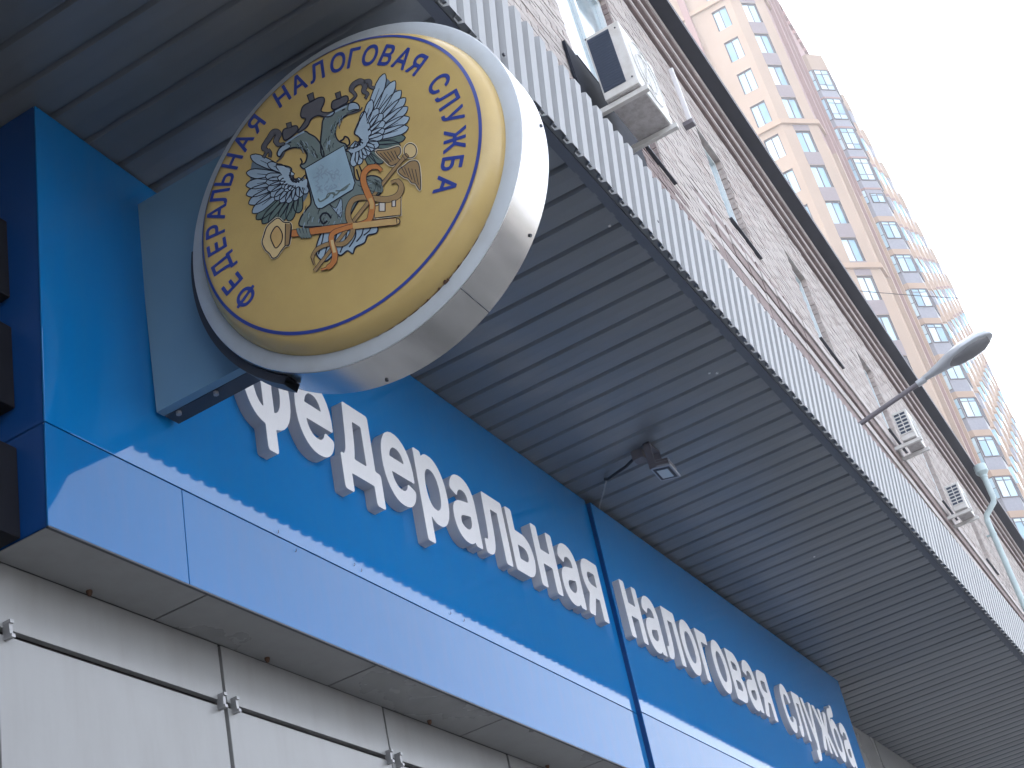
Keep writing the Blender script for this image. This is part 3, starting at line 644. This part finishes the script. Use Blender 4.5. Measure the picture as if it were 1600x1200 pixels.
# lettering round the rim: angle (degrees, from the street side, anticlockwise)
ring_txt = [('Ф', -147.7), ('Е', -158.2), ('Д', -169.3), ('Е', -179.5), ('Р', 172.3), ('А', 164.4), ('Л', 156.9), ('Ь', 149.2), ('Н', 141.0), ('А', 132.0), ('Я', 123.0),
 ('Н', 107.6), ('А', 98.8), ('Л', 89.4), ('О', 79.0), ('Г', 71.0), ('О', 62.7), ('В', 53.6), ('А', 44.6), ('Я', 35.6), ('С', 17.7), ('Л', 7.8), ('У', -2.2), ('Ж', -14.0), ('Б', -25.1), ('А', -35.0)]
CAP = loops_bb(glyph_outline('Н', .022))[3]; TC = (-.038, .012); TR = .742; CH = .124
for ch, ad in ring_txt:
    loops = glyph_outline(ch, .024); b = loops_bb(loops); s = CH * RA / CAP; sx = s * .86
    t = math.radians(ad); c, sn = math.cos(t), math.sin(t)           # the angle was read about the drum's centre
    bq = c * TC[0] + sn * TC[1]; rad = bq + math.sqrt(bq * bq - (TC[0]**2 + TC[1]**2) + TR * TR)
    u, v = rad * c, rad * sn; ang = math.atan2(v - TC[1], u - TC[0])
    ru, rv = math.cos(ang), math.sin(ang); tu, tv = rv, -ru          # radial out = letter up, tangent clockwise = letter right
    q = MB(); vv, tris = glyph_tris(loops)
    def fp(p):
        lx, ly = (p[0] - (b[0] + b[1]) / 2) * sx, (p[1] - CAP / 2) * s
        return (XFACE - .0009, CY - u * RA - (tu * lx + ru * ly), CZT + v * RA + (tv * lx + rv * ly))
    for t_ in tris: q.face([fp(vv[i]) for i in t_], 'ink_blue')
    q.build('letter', face, smooth=None)
root_at(rs, (xb, D, zb0))
for c in face.children: pass

# ------------------------------------------------------------------ floodlight under the canopy and its cable
fl = empty('floodlight', 'small square floodlight hanging under the corrugated canopy', 'floodlight')
T = Matrix.Translation((4.16, 1.225, 2.188)) @ Matrix.Rotation(math.radians(12), 4, 'X') @ Matrix.Rotation(math.radians(8), 4, 'Y') @ Matrix.Scale(.76, 4)
q = MB(); q.box((-.058, -.046, 0), (.058, .046, .010), 'flood_frame', T); q.box((-.045, -.036, .010), (.045, .036, .034), 'lamp_pole', T)
for i in range(5): q.box((-.04 + i * .018, -.03, .034), (-.034 + i * .018, .03, .050), 'lamp_pole', T)
q.build('housing', fl, bevel=.0015)
q = MB(); q.box((-.046, -.037, -.0025), (.046, .037, -.0005), 'steel_dark', T); q.box((-.034, -.025, -.004), (.034, .025, -.0028), 'flood_glass', T); q.build('lens', fl)
q = MB(); q.box((4.200, 1.235, 2.20), (4.204, 1.258, 2.295), 'lamp_pole'); q.box((4.116, 1.235, 2.20), (4.120, 1.258, 2.295), 'lamp_pole'); q.box((4.116, 1.235, 2.289), (4.204, 1.258, 2.2955), 'lamp_pole'); q.build('yoke', fl)
q = MB(); q.box((4.13, 1.27, 2.262), (4.175, 1.31, 2.2955), 'lamp_pole'); q.build('junction_box', fl, bevel=.003)
root_at(fl, (4.16, 1.24, 2.296))
q = MB(); q.tube(smooth_line and [(4.15, 1.31, 2.278), (4.165, 1.35, 2.272), (4.19, 1.41, 2.276), (4.215, 1.438, 2.285), (4.22, 1.45, 2.292)], .005, 'wire_dark', 8)
tag(q.build('cable', smooth=True), 'short dark cable drooping from the floodlight along the canopy underside', 'cable')
q = MB(); q.tube([(4.222, 1.446, 2.29), (4.26, 1.48, 2.272), (4.33, 1.53, 2.272), (4.40, 1.565, 2.285)], .0028, 'wire', 8)
tag(q.build('wire', smooth=True), 'thin pale wire running from canopy down to the blue panel top', 'wire')

# ------------------------------------------------------------------ black louvred boxes beside the box end
for i, (z0, z1) in enumerate(((1.84, 2.03), (1.585, 1.77), (1.315, 1.50))):
    v = empty('louvre_box', ['black louvred box by the blue end panel, uppermost of three', 'black louvred box by the blue end panel, between two others', 'black louvred box by the blue end panel, lowest of three'][i], 'vent', 'black louvred boxes by the sign box end')
    q = MB(); q.box((1.685, 1.653, z0), (1.735, 1.737, z1), 'black'); q.build('case', v, bevel=.003)
    for k in range(12):
        z = z0 + .012 + k * (z1 - z0 - .02) / 12; q = MB(); q.box((1.676, 1.656, z), (1.684, 1.732, z + .006), 'black'); q.build('slat', v)
    root_at(v, (1.71, 1.737, z0))

# ------------------------------------------------------------------ brick building above the canopy
BR = math.atan(.0115); BT = Matrix.Translation((0, 1.77, 0)) @ Matrix.Rotation(BR, 4, 'Z')
bb_ = empty('brick_building', 'old pale grey brick building above the canopy with dark eaves', 'building')
bb_.matrix_world = BT
def grid_wall(q, s0, s1, z0, z1, ops, depth, m, mr, place):
    """front face with rectangular openings and their reveals; place(s, d, z) -> point, d = depth into the wall"""
    S = sorted({s0, s1, *[o[0] for o in ops], *[o[1] for o in ops]}); Z = sorted({z0, z1, *[o[2] for o in ops], *[o[3] for o in ops]})
    for a, b in zip(S[:-1], S[1:]):
        for c, d in zip(Z[:-1], Z[1:]):
            ms, mz = (a + b) / 2, (c + d) / 2
            if any(o[0] < ms < o[1] and o[2] < mz < o[3] for o in ops): continue
            q.face([place(a, 0, c), place(b, 0, c), place(b, 0, d), place(a, 0, d)], m)
    for a, b, c, d in ops:
        q.face([place(a, 0, c), place(a, depth, c), place(b, depth, c), place(b, 0, c)], mr); q.face([place(a, 0, d), place(b, 0, d), place(b, depth, d), place(a, depth, d)], mr)
        q.face([place(a, 0, c), place(a, 0, d), place(a, depth, d), place(a, depth, c)], mr); q.face([place(b, 0, c), place(b, depth, c), place(b, depth, d), place(b, 0, d)], mr)
XFJ = [11.25 + 2.53 * k for k in range(0, 8)]
OPS = [(7.12, 8.70, 6.80, 8.72)] + [(f - .66, f, 7.56, 8.69) for f in XFJ]
ZE = 9.30; QD = .085
q = MB(); grid_wall(q, -2, 60, GZ, ZE, OPS, QD, 'mortar', 'brick3', lambda s, d, z: (s, d, z)); 
q.face([(-2, .4, GZ), (60, .4, GZ), (60, .4, ZE), (-2, .4, ZE)], 'mortar'); q.face([(-2, 0, GZ), (-2, .4, GZ), (-2, .4, ZE), (-2, 0, ZE)], 'mortar'); q.face([(60, 0, GZ), (60, .4, GZ), (60, .4, ZE), (60, 0, ZE)], 'mortar')
q.build('wall', bb_, smooth=None)
# bricks
BL, BH = .225, .0605; cand = []
def blocked(a, b, c, d): return any(a < o[1] and b > o[0] and c < o[3] and d > o[2] for o in OPS)
row = 0; z = 5.30
while z + .051 < ZE:
    off = (row % 2) * BL * .5 + random.uniform(-.01, .01); s = 4.2 - off
    while s < 30:
        a, b = s + .006, s + BL - .006
        for o in OPS:                                   # cut bricks to the openings
            if z < o[3] - .01 and z + .051 > o[2] + .01:
                if a < o[0] < b: b = o[0] - .002
                if a < o[1] < b: a = o[1] + .002
        if b - a > .04 and not blocked(a + .005, b - .005, z + .010, z + .042) and not (s > 9.45 and z < 7.33): cand.append((a, b, z))
        s += BL
    z += BH; row += 1
def in_view(a, b, z):
    p = BT @ Vector(((a + b) / 2, 0, z + .03)); c = Vector((p.dot(right), p.dot(down), p.dot(fwd)))
    if c.z <= 0: return 0
    px, py = 800 + FPX * c.x / c.z, 600 + FPX * c.y / c.z
    if not (0 < px < 1600 and 0 < py < 1200): return 0
    if p.z / p.y < 2.54 / .735: return 0               # hidden by the canopy
    return 1 / c.z
near = set(i for i, _ in sorted(((i, in_view(*c)) for i, c in enumerate(cand)), key=lambda t: -t[1])[:300])
vari = []
for k in range(13):
    q = MB(); m = ('brick', 'brick2', 'brick', 'brick3', 'brick2', 'brick', 'brick2', 'brick', 'brick2', 'brick', 'band', 'band', 'band')[k]
    j = lambda: random.uniform(-.0018, .0018)
    c = [(0 + j(), -.012 + j(), 0 + j()), (1 , -.012 + j(), 0 + j()), (1, .01, 0), (0, .01, 0), (0 + j(), -.012 + j(), .051 + j()), (1, -.012 + j(), .051 + j()), (1, .01, .051), (0, .01, .051)]
    for f in ((0,3,2,1),(4,5,6,7),(0,1,5,4),(1,2,6,5),(3,0,4,7)): q.face([c[i] for i in f], m)
    me = bpy.data.meshes.new('brick'); me.from_pydata(q.v, [], q.f); me.materials.append(M[m])
    bm = bmesh.new(); bm.from_mesh(me); bmesh.ops.remove_doubles(bm, verts=bm.verts, dist=1e-6); bmesh.ops.recalc_face_normals(bm, faces=bm.faces); bm.to_mesh(me); bm.free(); vari.append(me)
rest = MB()
def in_dark_patch(a, z): return 7.7 < a < 9.6 and z < 6.95 - (a - 7.7) * .30 + .08 * math.sin(a * 23)      # jagged patch of dark brown bricks
for i, (a, b, z) in enumerate(cand):
    if i in near:
        o = bpy.data.objects.new('brick', random.choice(vari[10:] if in_dark_patch(a, z) else vari[:10])); COL.objects.link(o); o.parent = bb_
        o.location = (a, random.uniform(.002, .0065), z); o.scale = (b - a, 1, 1); o.rotation_euler = (random.uniform(-.03, .03), random.uniform(-.004, .004), random.uniform(-.008, .008))
    else:
        y = random.uniform(.002, .0065); t = random.uniform(-.0018, .0018); k = random.uniform(-.0018, .0018); m = random.choice(('brick', 'brick2', 'brick2', 'brick', 'brick', 'brick3'))
        if in_dark_patch(a, z): m = 'band'; y += .012
        A = [(a, y - .012 + t, z), (b, y - .012 + k, z), (b, y - .012 - t, z + .051), (a, y - .012 - k, z + .051)]; B = [(p[0], .01, p[2]) for p in A]
        rest.face(A, m)
        for u in range(4): w_ = (u + 1) % 4; rest.face([A[u], B[u], B[w_], A[w_]], m)
o = rest.build('brick_courses', bb_, smooth=None); o['kind'] = 'stuff'
# brick ends on the far jamb of each window, frames and panes
for wi, (a, b, c, d) in enumerate(OPS):
    z = c; k = 0
    while z + .05 < d and wi < 6:
        q = MB(); e = .006 if k % 2 else .0; q.box((b - .006 - e, .004, z + .004), (b + .01, QD - .01, z + .052), 'brick3' if wi else 'band'); q.build('jamb_brick', bb_); z += BH; k += 1
    wn = MB(); fw = .045 if wi else .075
    for x0, x1, z0, z1 in ((a, a + fw, c, d), (b - fw, b, c, d), (a + fw, b - fw, c, c + fw), (a + fw, b - fw, d - fw, d)): wn.box((x0, QD - .035, z0), (x1, QD + .02, z1), 'pvc')
    mid = (a + b) / 2; wn.box((mid - .03, QD - .03, c + fw), (mid + .03, QD + .02, d - fw), 'pvc')
    W_ = wn.build('window', bb_, bevel=0)
    for x0, x1 in ((a + fw, mid - .03), (mid + .03, b - fw)):
        q = MB(); q.box((x0, QD - .006, c + fw), (x1, QD + .004, d - fw), 'glass_pale'); p = q.build('pane', W_)
    q = MB(); q.box((a - .03, -.035, c - .018), (b + .09, QD - .036, c - .004), 'eave'); q.build('sill', W_)
# lower string course (right of the air-conditioner bay): stepped brown and pale courses
for z0, z1, p, m in ((7.26, 7.34, .030, 'plaster'), (7.15, 7.26, .055, 'band'), (7.05, 7.15, .080, 'plaster'), (6.92, 7.05, .060, 'band'), (6.80, 6.92, .035, 'plaster'), (6.62, 6.80, .018, 'band'), (6.0, 6.62, .010, 'plaster')):
    s = 9.5
    while s < 40:
        f = min(1.0, max(0.05, (s - 9.3) / 2.6)); L = .35 if f < 1 else 1.25 + random.uniform(-.1, .1); yy = random.uniform(-.002, .002)
        q = MB(); q.box((s, -p * f + yy, z0 + .002), (s + L - .004, .02, z1 - .002), m); q.build('course_block', bb_, bevel=.003); s += L
# cornice and eave
for z0, z1, p, m in ((9.30, 9.335, .040, 'band'), (9.335, 9.40, .045, 'plaster'), (9.40, 9.43, .083, 'band'), (9.43, 9.50, .088, 'plaster'), (9.50, 9.53, .122, 'band'), (9.53, 9.62, .128, 'plaster')):
    s = -2.0
    while s < 58:
        L = 1.5 + random.uniform(-.2, .2); yy = random.uniform(-.003, .003)
        q = MB(); q.box((s, -p + yy, z0 + .001), (s + L - .003, .02, z1), m); q.build('cornice_block', bb_, bevel=.003); s += L
q = MB(); q.box((-2, -.255, 9.621), (60, 1.2, 9.66), 'eave'); q.box((-2, -.268, 9.615), (60, -.256, 9.70), 'eave'); q.build('eave', bb_)
q = MB(); q.face([(-2, -.268, 9.702), (60, -.268, 9.702), (60, 6, 11.2), (-2, 6, 11.2)], 'eave'); q.build('roof', bb_)
# near-black flat panel below the first window
q = MB(); q.box((6.88, -.035, 5.95), (8.0, -.014, 6.76), 'void'); q.build('dark_panel', bb_)

wp = empty('cable_cover', 'narrow white upright cover on the brick wall below the cornice', 'cover')
q = MB(); q.box((10.03, 1.79, 8.30), (10.055, 1.835, 8.92), 'letter'); q.build('cover', wp, bevel=.01)
q = MB(); q.box((10.02, 1.785, 8.25), (10.09, 1.885, 8.296), 'lamp_pole'); q.build('foot', wp, bevel=.004)
root_at(wp, (10.06, 1.88, 8.25))
# ------------------------------------------------------------------ air conditioners
def ac_unit(name, label, x0, x1, y0, y1, z0, z1, wall_y, grille, drop):
    t = empty(name, label, 'air conditioner', 'outdoor air conditioner units on the brick wall')
    q = MB(); q.box((x0, y0, z0), (x1, y1, z1), 'ac'); q.build('casing', t, bevel=.008)
    dx = .004
    if grille == 'panel':
        q = MB(); q.box((x0 - dx, y0 + .075, z0 + .06), (x0 + .002, y1 - .012, z1 - .03), 'ac_dark'); pn = q.build('intake_panel', t)
        for k in range(22):
            zz = z0 + .07 + k * .0205; q = MB(); q.box((x0 - dx - .003, y0 + .08, zz), (x0 - dx + .001, y1 - .017, zz + .004), 'ac_dark'); q.build('fin', pn)
        for yy, zz in ((y0 + .03, z0 + .07), (y0 + .03, z1 - .05), (y1 - .006, z1 - .015)):
            q = MB(); q.tube([(x0 - .004, yy, zz), (x0 + .001, yy, zz)], .006, 'steel_dark', 8); q.build('screw', t)
    else:
        q = MB(); q.box((x0 - .002, y0 + .018, z0 + .07), (x0 + .002, y1 - .012, z1 - .02), 'ac_dark'); gp = q.build('intake_grille', t)
        for k in range(7):
            zz = z0 + .07 + k * (z1 - z0 - .095) / 6; q = MB(); q.box((x0 - .010, y0 + .016, zz - .006), (x0 - .002, y1 - .010, zz + .006), 'ac'); q.build('bar', gp)
        for k in range(3):
            yy = y0 + .018 + k * (y1 - y0 - .03) / 2; q = MB(); q.box((x0 - .011, yy - .005, z0 + .065), (x0 - .0025, yy + .005, z1 - .015), 'ac'); q.build('bar', gp)
    q = MB(); q.box((x0 + .02, y0 + .01, z0 - .006), (x1 - .01, y1 - .01, z0 - .0005), 'ac_tray'); q.build('base_tray', t)
    # fan guard ring on the street side
    q = MB(); r = min(z1 - z0, x1 - x0) * .42; cx, cz = (x0 + x1) / 2, (z0 + z1) / 2
    for rr in (1, .62): q.tube([(cx + r * rr * math.cos(2 * math.pi * i / 32), y0 - .008, cz + r * rr * math.sin(2 * math.pi * i / 32)) for i in range(33)], .004, 'ac', 6, cap=False)
    for i in range(2): q.box((cx - .004, y0 - .012, cz - r), (cx + .004, y0 - .006, cz + r), 'ac', Matrix.Translation((cx, 0, cz)) @ Matrix.Rotation(math.pi * i / 6, 4, 'Y') @ Matrix.Translation((-cx, 0, -cz)))
    q.build('fan_guard', t)
    for xx in (x0 + .05, x1 - .05):
        q = MB(); q.box((xx - .018, y0 - .035, z0 - .048), (xx + .018, wall_y, z0 - .010), 'ac'); q.box((xx - .018, wall_y - .022, z0 - .010), (xx + .018, wall_y, z0 + drop), 'ac'); q.build('bracket', t, bevel=.002)
    root_at(t, ((x0 + x1) / 2, wall_y, z0))
ac_unit('air_conditioner', 'air conditioner with dark side louvre beside tall white window', 7.0, 7.56, 1.475, 1.718, 6.245, 6.80, 1.845, 'panel', .42)
ac_unit('air_conditioner', 'small white air conditioner with side grille beside the street lamp arm', 15.0, 15.42, 1.61, 1.772, 7.05, 7.40, 1.928, 'grid', .03)
ac_unit('air_conditioner', 'small white air conditioner with side grille beside the teal downpipe', 17.35, 17.78, 1.632, 1.80, 7.03, 7.38, 1.955, 'grid', .03)

# ------------------------------------------------------------------ downpipe
dp = empty('downpipe', 'pale teal rain downpipe with funnel head under the dark eave', 'downpipe')
def wy(x): return 1.77 + .0115 * x
xp = 22.4
q = MB(); q.tube([(xp, wy(xp) - .33, 9.62), (xp, wy(xp) - .33, 9.50), (xp, wy(xp) - .33, 9.44), (xp, wy(xp) - .33, 9.40)], [.10, .10, .055, .055], 'pipe', 14); q.build('funnel', dp, smooth=True)
q = MB(); q.tube([(xp, wy(xp) - .33, 9.42), (xp, wy(xp) - .33, 9.05), (xp, wy(xp) - .31, 8.98), (xp, wy(xp) - .13, 8.82), (xp, wy(xp) - .11, 8.74), (xp, wy(xp) - .11, 4.0), (xp, wy(xp) - .11, 2.6)], .046, 'pipe', 14); q.build('pipe', dp, smooth=True)
for z in (8.5, 7.2, 5.9):
    q = MB(); q.tube([(xp, wy(xp) - .11, z - .02), (xp, wy(xp) - .11, z + .02)], .053, 'pipe', 14); q.box((xp - .01, wy(xp) - .06, z - .015), (xp + .01, wy(xp) + .0, z + .015), 'pipe'); q.build('pipe_clamp', dp)
root_at(dp, (xp, wy(xp), 2.6))

# ------------------------------------------------------------------ street lamp on a wall arm
lp = empty('street_lamp', 'grey cobra-head street lamp on a slanting wall arm above the canopy', 'street lamp')
XL = 11.3; k = XL / 5.121
yb, zb_ = .735 * k, 2.54 * k; ym, zm = .449 * k, 2.601 * k; yt, zt = .157 * k, 2.659 * k
d = Vector((0, ym - yb, zm - zb_)).normalized(); tl = (wy(XL) - yb) / -d.y
q = MB(); q.tube([(XL, yb - d.y * tl, zb_ - d.z * tl), (XL, yb, zb_), (XL, ym, zm)], .021, 'lamp_pole', 12); q.build('arm', lp, smooth=True)
q = MB(); p0 = Vector((XL, wy(XL) - .02, zb_ - d.z * (wy(XL) - yb) / -d.y * 1.0)); q.box((XL - .06, wy(XL) - .03, p0.z - .1), (XL + .06, wy(XL) + .0, p0.z + .1), 'lamp_pole'); q.build('wall_plate', lp)
# head: lofted body
q = MB(); ax = Vector((0, yt - ym, zt - zm)); L = ax.length; ax.normalize(); sd_ = Vector((1, 0, 0)); upv = sd_.cross(ax); upv = upv if upv.z > 0 else -upv
secs = [(0, .030, .030), (.10, .036, .038), (.25, .058, .058), (.40, .092, .076), (.6, .118, .086), (.8, .116, .082), (.94, .082, .060), (1.0, .03, .022)]
o0 = Vector((XL, ym, zm)); rings = []
for t, hw, hh in secs:
    c = o0 + ax * L * t; ring = []
    for i in range(20):
        an = 2 * math.pi * i / 20; cu_, su_ = math.cos(an), math.sin(an)
        ring.append(c + sd_ * hw * cu_ + upv * (hh * su_ if su_ > 0 else hh * .40 * su_))
    rings.append(ring)
for A, B in zip(rings[:-1], rings[1:]):
    for i in range(20): j = (i + 1) % 20; q.face([A[i], A[j], B[j], B[i]], 'lamp_body')
q.face(rings[0][::-1], 'lamp_body'); q.face(rings[-1], 'lamp_body'); q.build('lamp_head', lp, smooth=True)
q = MB(); gl = []
for t, hw, dp_ in ((.36, .05, .02), (.46, .082, .05), (.65, .102, .068), (.82, .096, .064), (.93, .06, .036)):
    c = o0 + ax * L * t; gl.append([c + sd_ * hw * math.cos(math.pi * i / 10) - upv * (.006 + dp_ * math.sin(math.pi * i / 10)) for i in range(11)])
for A, B in zip(gl[:-1], gl[1:]):
    for i in range(10): q.face([A[i], A[i + 1], B[i + 1], B[i]], 'lamp_glass')
q.face(gl[0], 'lamp_glass'); q.face(gl[-1][::-1], 'lamp_glass'); q.build('lamp_glass', lp, smooth=True)
q = MB(); q.tube([o0 - ax * .06, o0 + ax * .02], .028, 'lamp_body', 12); q.build('collar', lp, smooth=True)
root_at(lp, (XL, wy(XL), p0.z))

# ------------------------------------------------------------------ apartment tower
tw = empty('apartment_tower', 'tall cream and pink apartment tower rising behind the brick building', 'building')
FH = 2.975; ZTOP = 79.6; Z0W, Z1W = 70.1, 71.95
def facade(name, P0, P1, za, zb, ops, m, depth=.18, mr='bframe'):
    P0, P1 = Vector((*P0, 0)), Vector((*P1, 0)); t = (P1 - P0); L = t.length; t.normalize(); n = Vector((-t.y, t.x, 0))     # n points into the building
    q = MB(); grid_wall(q, 0, L, za, zb, ops, depth, m, mr, lambda s, d, z: tuple(P0 + t * s + n * d + Vector((0, 0, z)))); q.build(name, tw, smooth=None)
    return P0, t, n, L
def win(P0, t, n, a, b, c, d, depth, cols=2, rows=(1.0,), fr=.07, mname='tglass'):
    B3 = Matrix(((t.x, n.x, 0, P0.x), (t.y, n.y, 0, P0.y), (0, 0, 1, 0), (0, 0, 0, 1)))
    q = MB()
    for x0, x1, z0, z1 in ((a, a + fr, c, d), (b - fr, b, c, d), (a + fr, b - fr, c, c + fr), (a + fr, b - fr, d - fr, d)): q.box((x0, depth - .07, z0), (x1, depth - .005, z1), 'bframe', B3)
    xsn = [a + fr + (b - a - 2 * fr) * i / cols for i in range(cols + 1)]; zc = [c + fr + (d - c - 2 * fr) * r for r in (0, *rows)]
    for x in xsn[1:-1]: q.box((x - fr * .5, depth - .065, c + fr), (x + fr * .5, depth - .008, d - fr), 'bframe', B3)
    for z in zc[1:-1]: q.box((a + fr, depth - .06, z - fr * .4), (b - fr, depth - .012, z + fr * .4), 'bframe', B3)
    W_ = q.build('window', tw)
    for i in range(cols):
        for z0, z1 in zip(zc[:-1], zc[1:]):
            q = MB(); tl = random.uniform(-.012, .012)
            q.face([B3 @ Vector((xsn[i], depth - .03 + tl, z0)), B3 @ Vector((xsn[i + 1], depth - .03 - tl, z0)), B3 @ Vector((xsn[i + 1], depth - .03 - tl, z1)), B3 @ Vector((xsn[i], depth - .03 + tl, z1))], random.choice((mname, mname, 'tglass_b', 'tglass_c'))); q.build('pane', W_, smooth=None)
nf = range(-2, 15)
# face towards the camera (normal -X), walking from far inside to the chamfer so that depth points into the block
zs = [(Z0W - FH * k, Z1W - FH * k) for k in nf]
yA0, yA1 = 34.0, 8.63
opsA = [(yA0 - 10.10, yA0 - 9.06, a, b) for a, b in zs] + [(yA0 - 14.6, yA0 - 13.5, a, b) for a, b in zs]
P0, t, n, L = facade('front_wall', (78, yA0), (78, yA1), GZ, ZTOP, opsA, 'cream')
for o in opsA[:len(zs)]: win(P0, t, n, *o, .18)
for o in opsA[len(zs):][:5]: win(P0, t, n, *o, .18)
C1, C2 = (78, 8.63), (79.85, 6.73)
opsC = [(.80, 1.90, a, b) for a, b in zs]
P0, t, n, L = facade('corner_wall', C1, C2, GZ, ZTOP, opsC, 'cream')
B3 = Matrix(((t.x, n.x, 0, P0.x), (t.y, n.y, 0, P0.y), (0, 0, 1, 0), (0, 0, 0, 1)))
for a, b, c, d in opsC:
    win(P0, t, n, a, b, c, d, .18)
    q = MB(); q.box((a - .03, -.012, d - FH + .03), (b + .03, .004, c - .02), 'mauve', B3); q.build('spandrel_panel', tw)
ZP = 59.2
facade('side_wall', C2, (140, 6.73), GZ, ZP, [], 'cream2'); facade('side_wall', C2, (140, 6.73), ZP, ZTOP, [], 'pink')
q = MB(); q.face([(78, 34, GZ), (140, 34, GZ), (140, 34, ZTOP), (78, 34, ZTOP)], 'cream'); q.face([(140, 34, GZ), (140, 6.73, GZ), (140, 6.73, ZTOP), (140, 34, ZTOP)], 'cream'); q.face([(78, 34, ZTOP), (78, 8.63, ZTOP), (79.85, 6.73, ZTOP), (140, 6.73, ZTOP), (140, 34, ZTOP)], 'mauve'); q.build('rear_wall', tw, smooth=None)
# string mouldings
for z in (60.55, 72.45, 48.65):
    q = MB()
    for (A, B) in (((77.82, 34), (77.82, 8.56)), ((77.82, 8.56), (79.78, 6.55)), ((79.78, 6.55), (81.2, 6.55))):
        q.face([(*A, z), (*B, z), (*B, z + .38), (*A, z + .38)], 'cream2')
    pl = [(77.82, 34), (77.82, 8.56), (79.78, 6.55), (81.2, 6.55), (81.2, 6.9), (79.9, 6.9), (78.1, 8.7), (78.1, 34)]
    q.face([(*p, z) for p in pl], 'cream2'); q.face([(*p, z + .38) for p in pl], 'cream2'); q.build('moulding', tw, smooth=None)
box_obj('pilaster', (77.75, 11.5, 55), (77.997, 11.95, ZTOP), 'pink', tw)
for x, wd, m in ((81.2, .5, 'cream'), (84.0, .35, 'pink'), (87.0, .35, 'cream2')):
    box_obj('pilaster', (x, 6.45, GZ), (x + wd, 6.728, ZP - .3), m, tw); 
    box_obj('pilaster', (x, 6.45, ZP - .296), (x + wd, 6.728, ZTOP - 1), 'pink', tw)
for k in range(14): box_obj('parapet_block', (80.5 + k * 1.25, 6.5, ZTOP + .003), (81.35 + k * 1.25, 6.9, ZTOP + .5), 'pink', tw)
# stacked bay windows along the side
def bay(x0, zcap, floors, detail):
    dy = .001
    pl = [(x0, 6.728), (x0, 6.42), (x0 + .95, 5.47), (x0 + 2.6, 5.47), (x0 + 3.5, 6.728)]
    def prism(name, z0, z1, m, grow=0.0):
        q = MB(); g_ = [(x - grow * (1 if i < 2 else .5), y - (grow if i in (2, 3) else grow * .7 if i == 1 else 0)) for i, (x, y) in enumerate(pl)]
        if grow: g_[3] = (pl[3][0] + grow * .4, pl[3][1] - grow); g_[4] = (pl[4][0] + grow, pl[4][1])
        for A, B in zip(g_[:-1], g_[1:]): q.face([(*A, z0), (*B, z0), (*B, z1), (*A, z1)], m)
        q.face([(*p, z0) for p in g_], m); q.face([(*p, z1) for p in g_], m); return q.build(name, tw, smooth=None)
    prism('bay_cap', zcap - 1.6, zcap, 'cream', .04)
    zt = zcap - 1.6
    for k in range(floors):
        low = k >= 4
        band = .16 if not low else .46
        gt, gb = zt - .03, zt - (2.12 if not low else 1.55 if k != 4 else 1.25)
        prism('bay_floor', zt - FH + band, zt, 'spandrel' if detail else 'cream2'); prism('bay_band', zt - FH, zt - FH + band, 'pink' if not low else 'cream2', .035 if not low else .06)
        if not detail:
            prism('bay_glazing', gt - 1.35, gt - .1, 'tglass_c' if k % 3 else 'spandrel', .012)
        if detail:
            A, B = Vector((*pl[1], 0)), Vector((*pl[2], 0)); t = (B - A); L = t.length; t.normalize(); n = Vector((-t.y, t.x, 0))
            win(A, t, n, .06 if k != 4 else .2, L - .05, gb, gt if k != 4 else gt - .35, -.005, 2, (.24, .80, 1.0) if not low else (.84, 1.0), .06)
            if detail:
                A, B = Vector((*pl[0], 0)), Vector((*pl[1], 0)); t = (B - A).normalized(); n = Vector((-t.y, t.x, 0)); win(A, t, n, .02, .30, gb - (.75 if low and k % 2 else 0), gt, -.005, 1, (.5, 1.0), .04)
                A, B = Vector((*pl[2], 0)), Vector((*pl[3], 0)); t = (B - A).normalized(); n = Vector((-t.y, t.x, 0)); win(A, t, n, .08, 1.6, gb, gt, -.005, 2, (.84, 1.0), .06)
        zt -= FH
bay(90.6, 75.2, 15, True)
for xb_ in (96.2, 101.6, 107.0, 112.4, 117.8, 123.2, 128.6): bay(xb_, 75.2, 13, False)
root_at(tw, (78, 8.63, GZ))
# thin overhead wire crossing in front of the tower
q = MB(); A, B = Vector((30, 3.6, 18.3)), Vector((30.5, -6, 13.2)); q.tube([A.lerp(B, i / 12) - Vector((0, 0, 4 * .35 * (i / 12) * (1 - i / 12))) for i in range(13)], .008, 'wire_dark', 6)
tag(q.build('overhead_wire', smooth=True), 'thin overhead wire sagging across the tower from the brick building roof', 'wire')

# ------------------------------------------------------------------ hazy air
hz = MB(); hz.box((-1210, -1210, GZ - 1.4), (1810, 1210, 86), 'wire'); ho = hz.build('haze'); ho['kind'] = 'stuff'
hm = bpy.data.materials.new('hazy_air'); hm.use_nodes = True; hn = hm.node_tree.nodes; hn.clear()
ov = hn.new('ShaderNodeOutputMaterial'); pv = hn.new('ShaderNodeVolumePrincipled')
pv.inputs['Color'].default_value = (0.92, 0.95, 1.0, 1); pv.inputs['Density'].default_value = 0.0012; pv.inputs['Anisotropy'].default_value = 0.2
hm.node_tree.links.new(pv.outputs[0], ov.inputs['Volume']); ho.data.materials.clear(); ho.data.materials.append(hm)
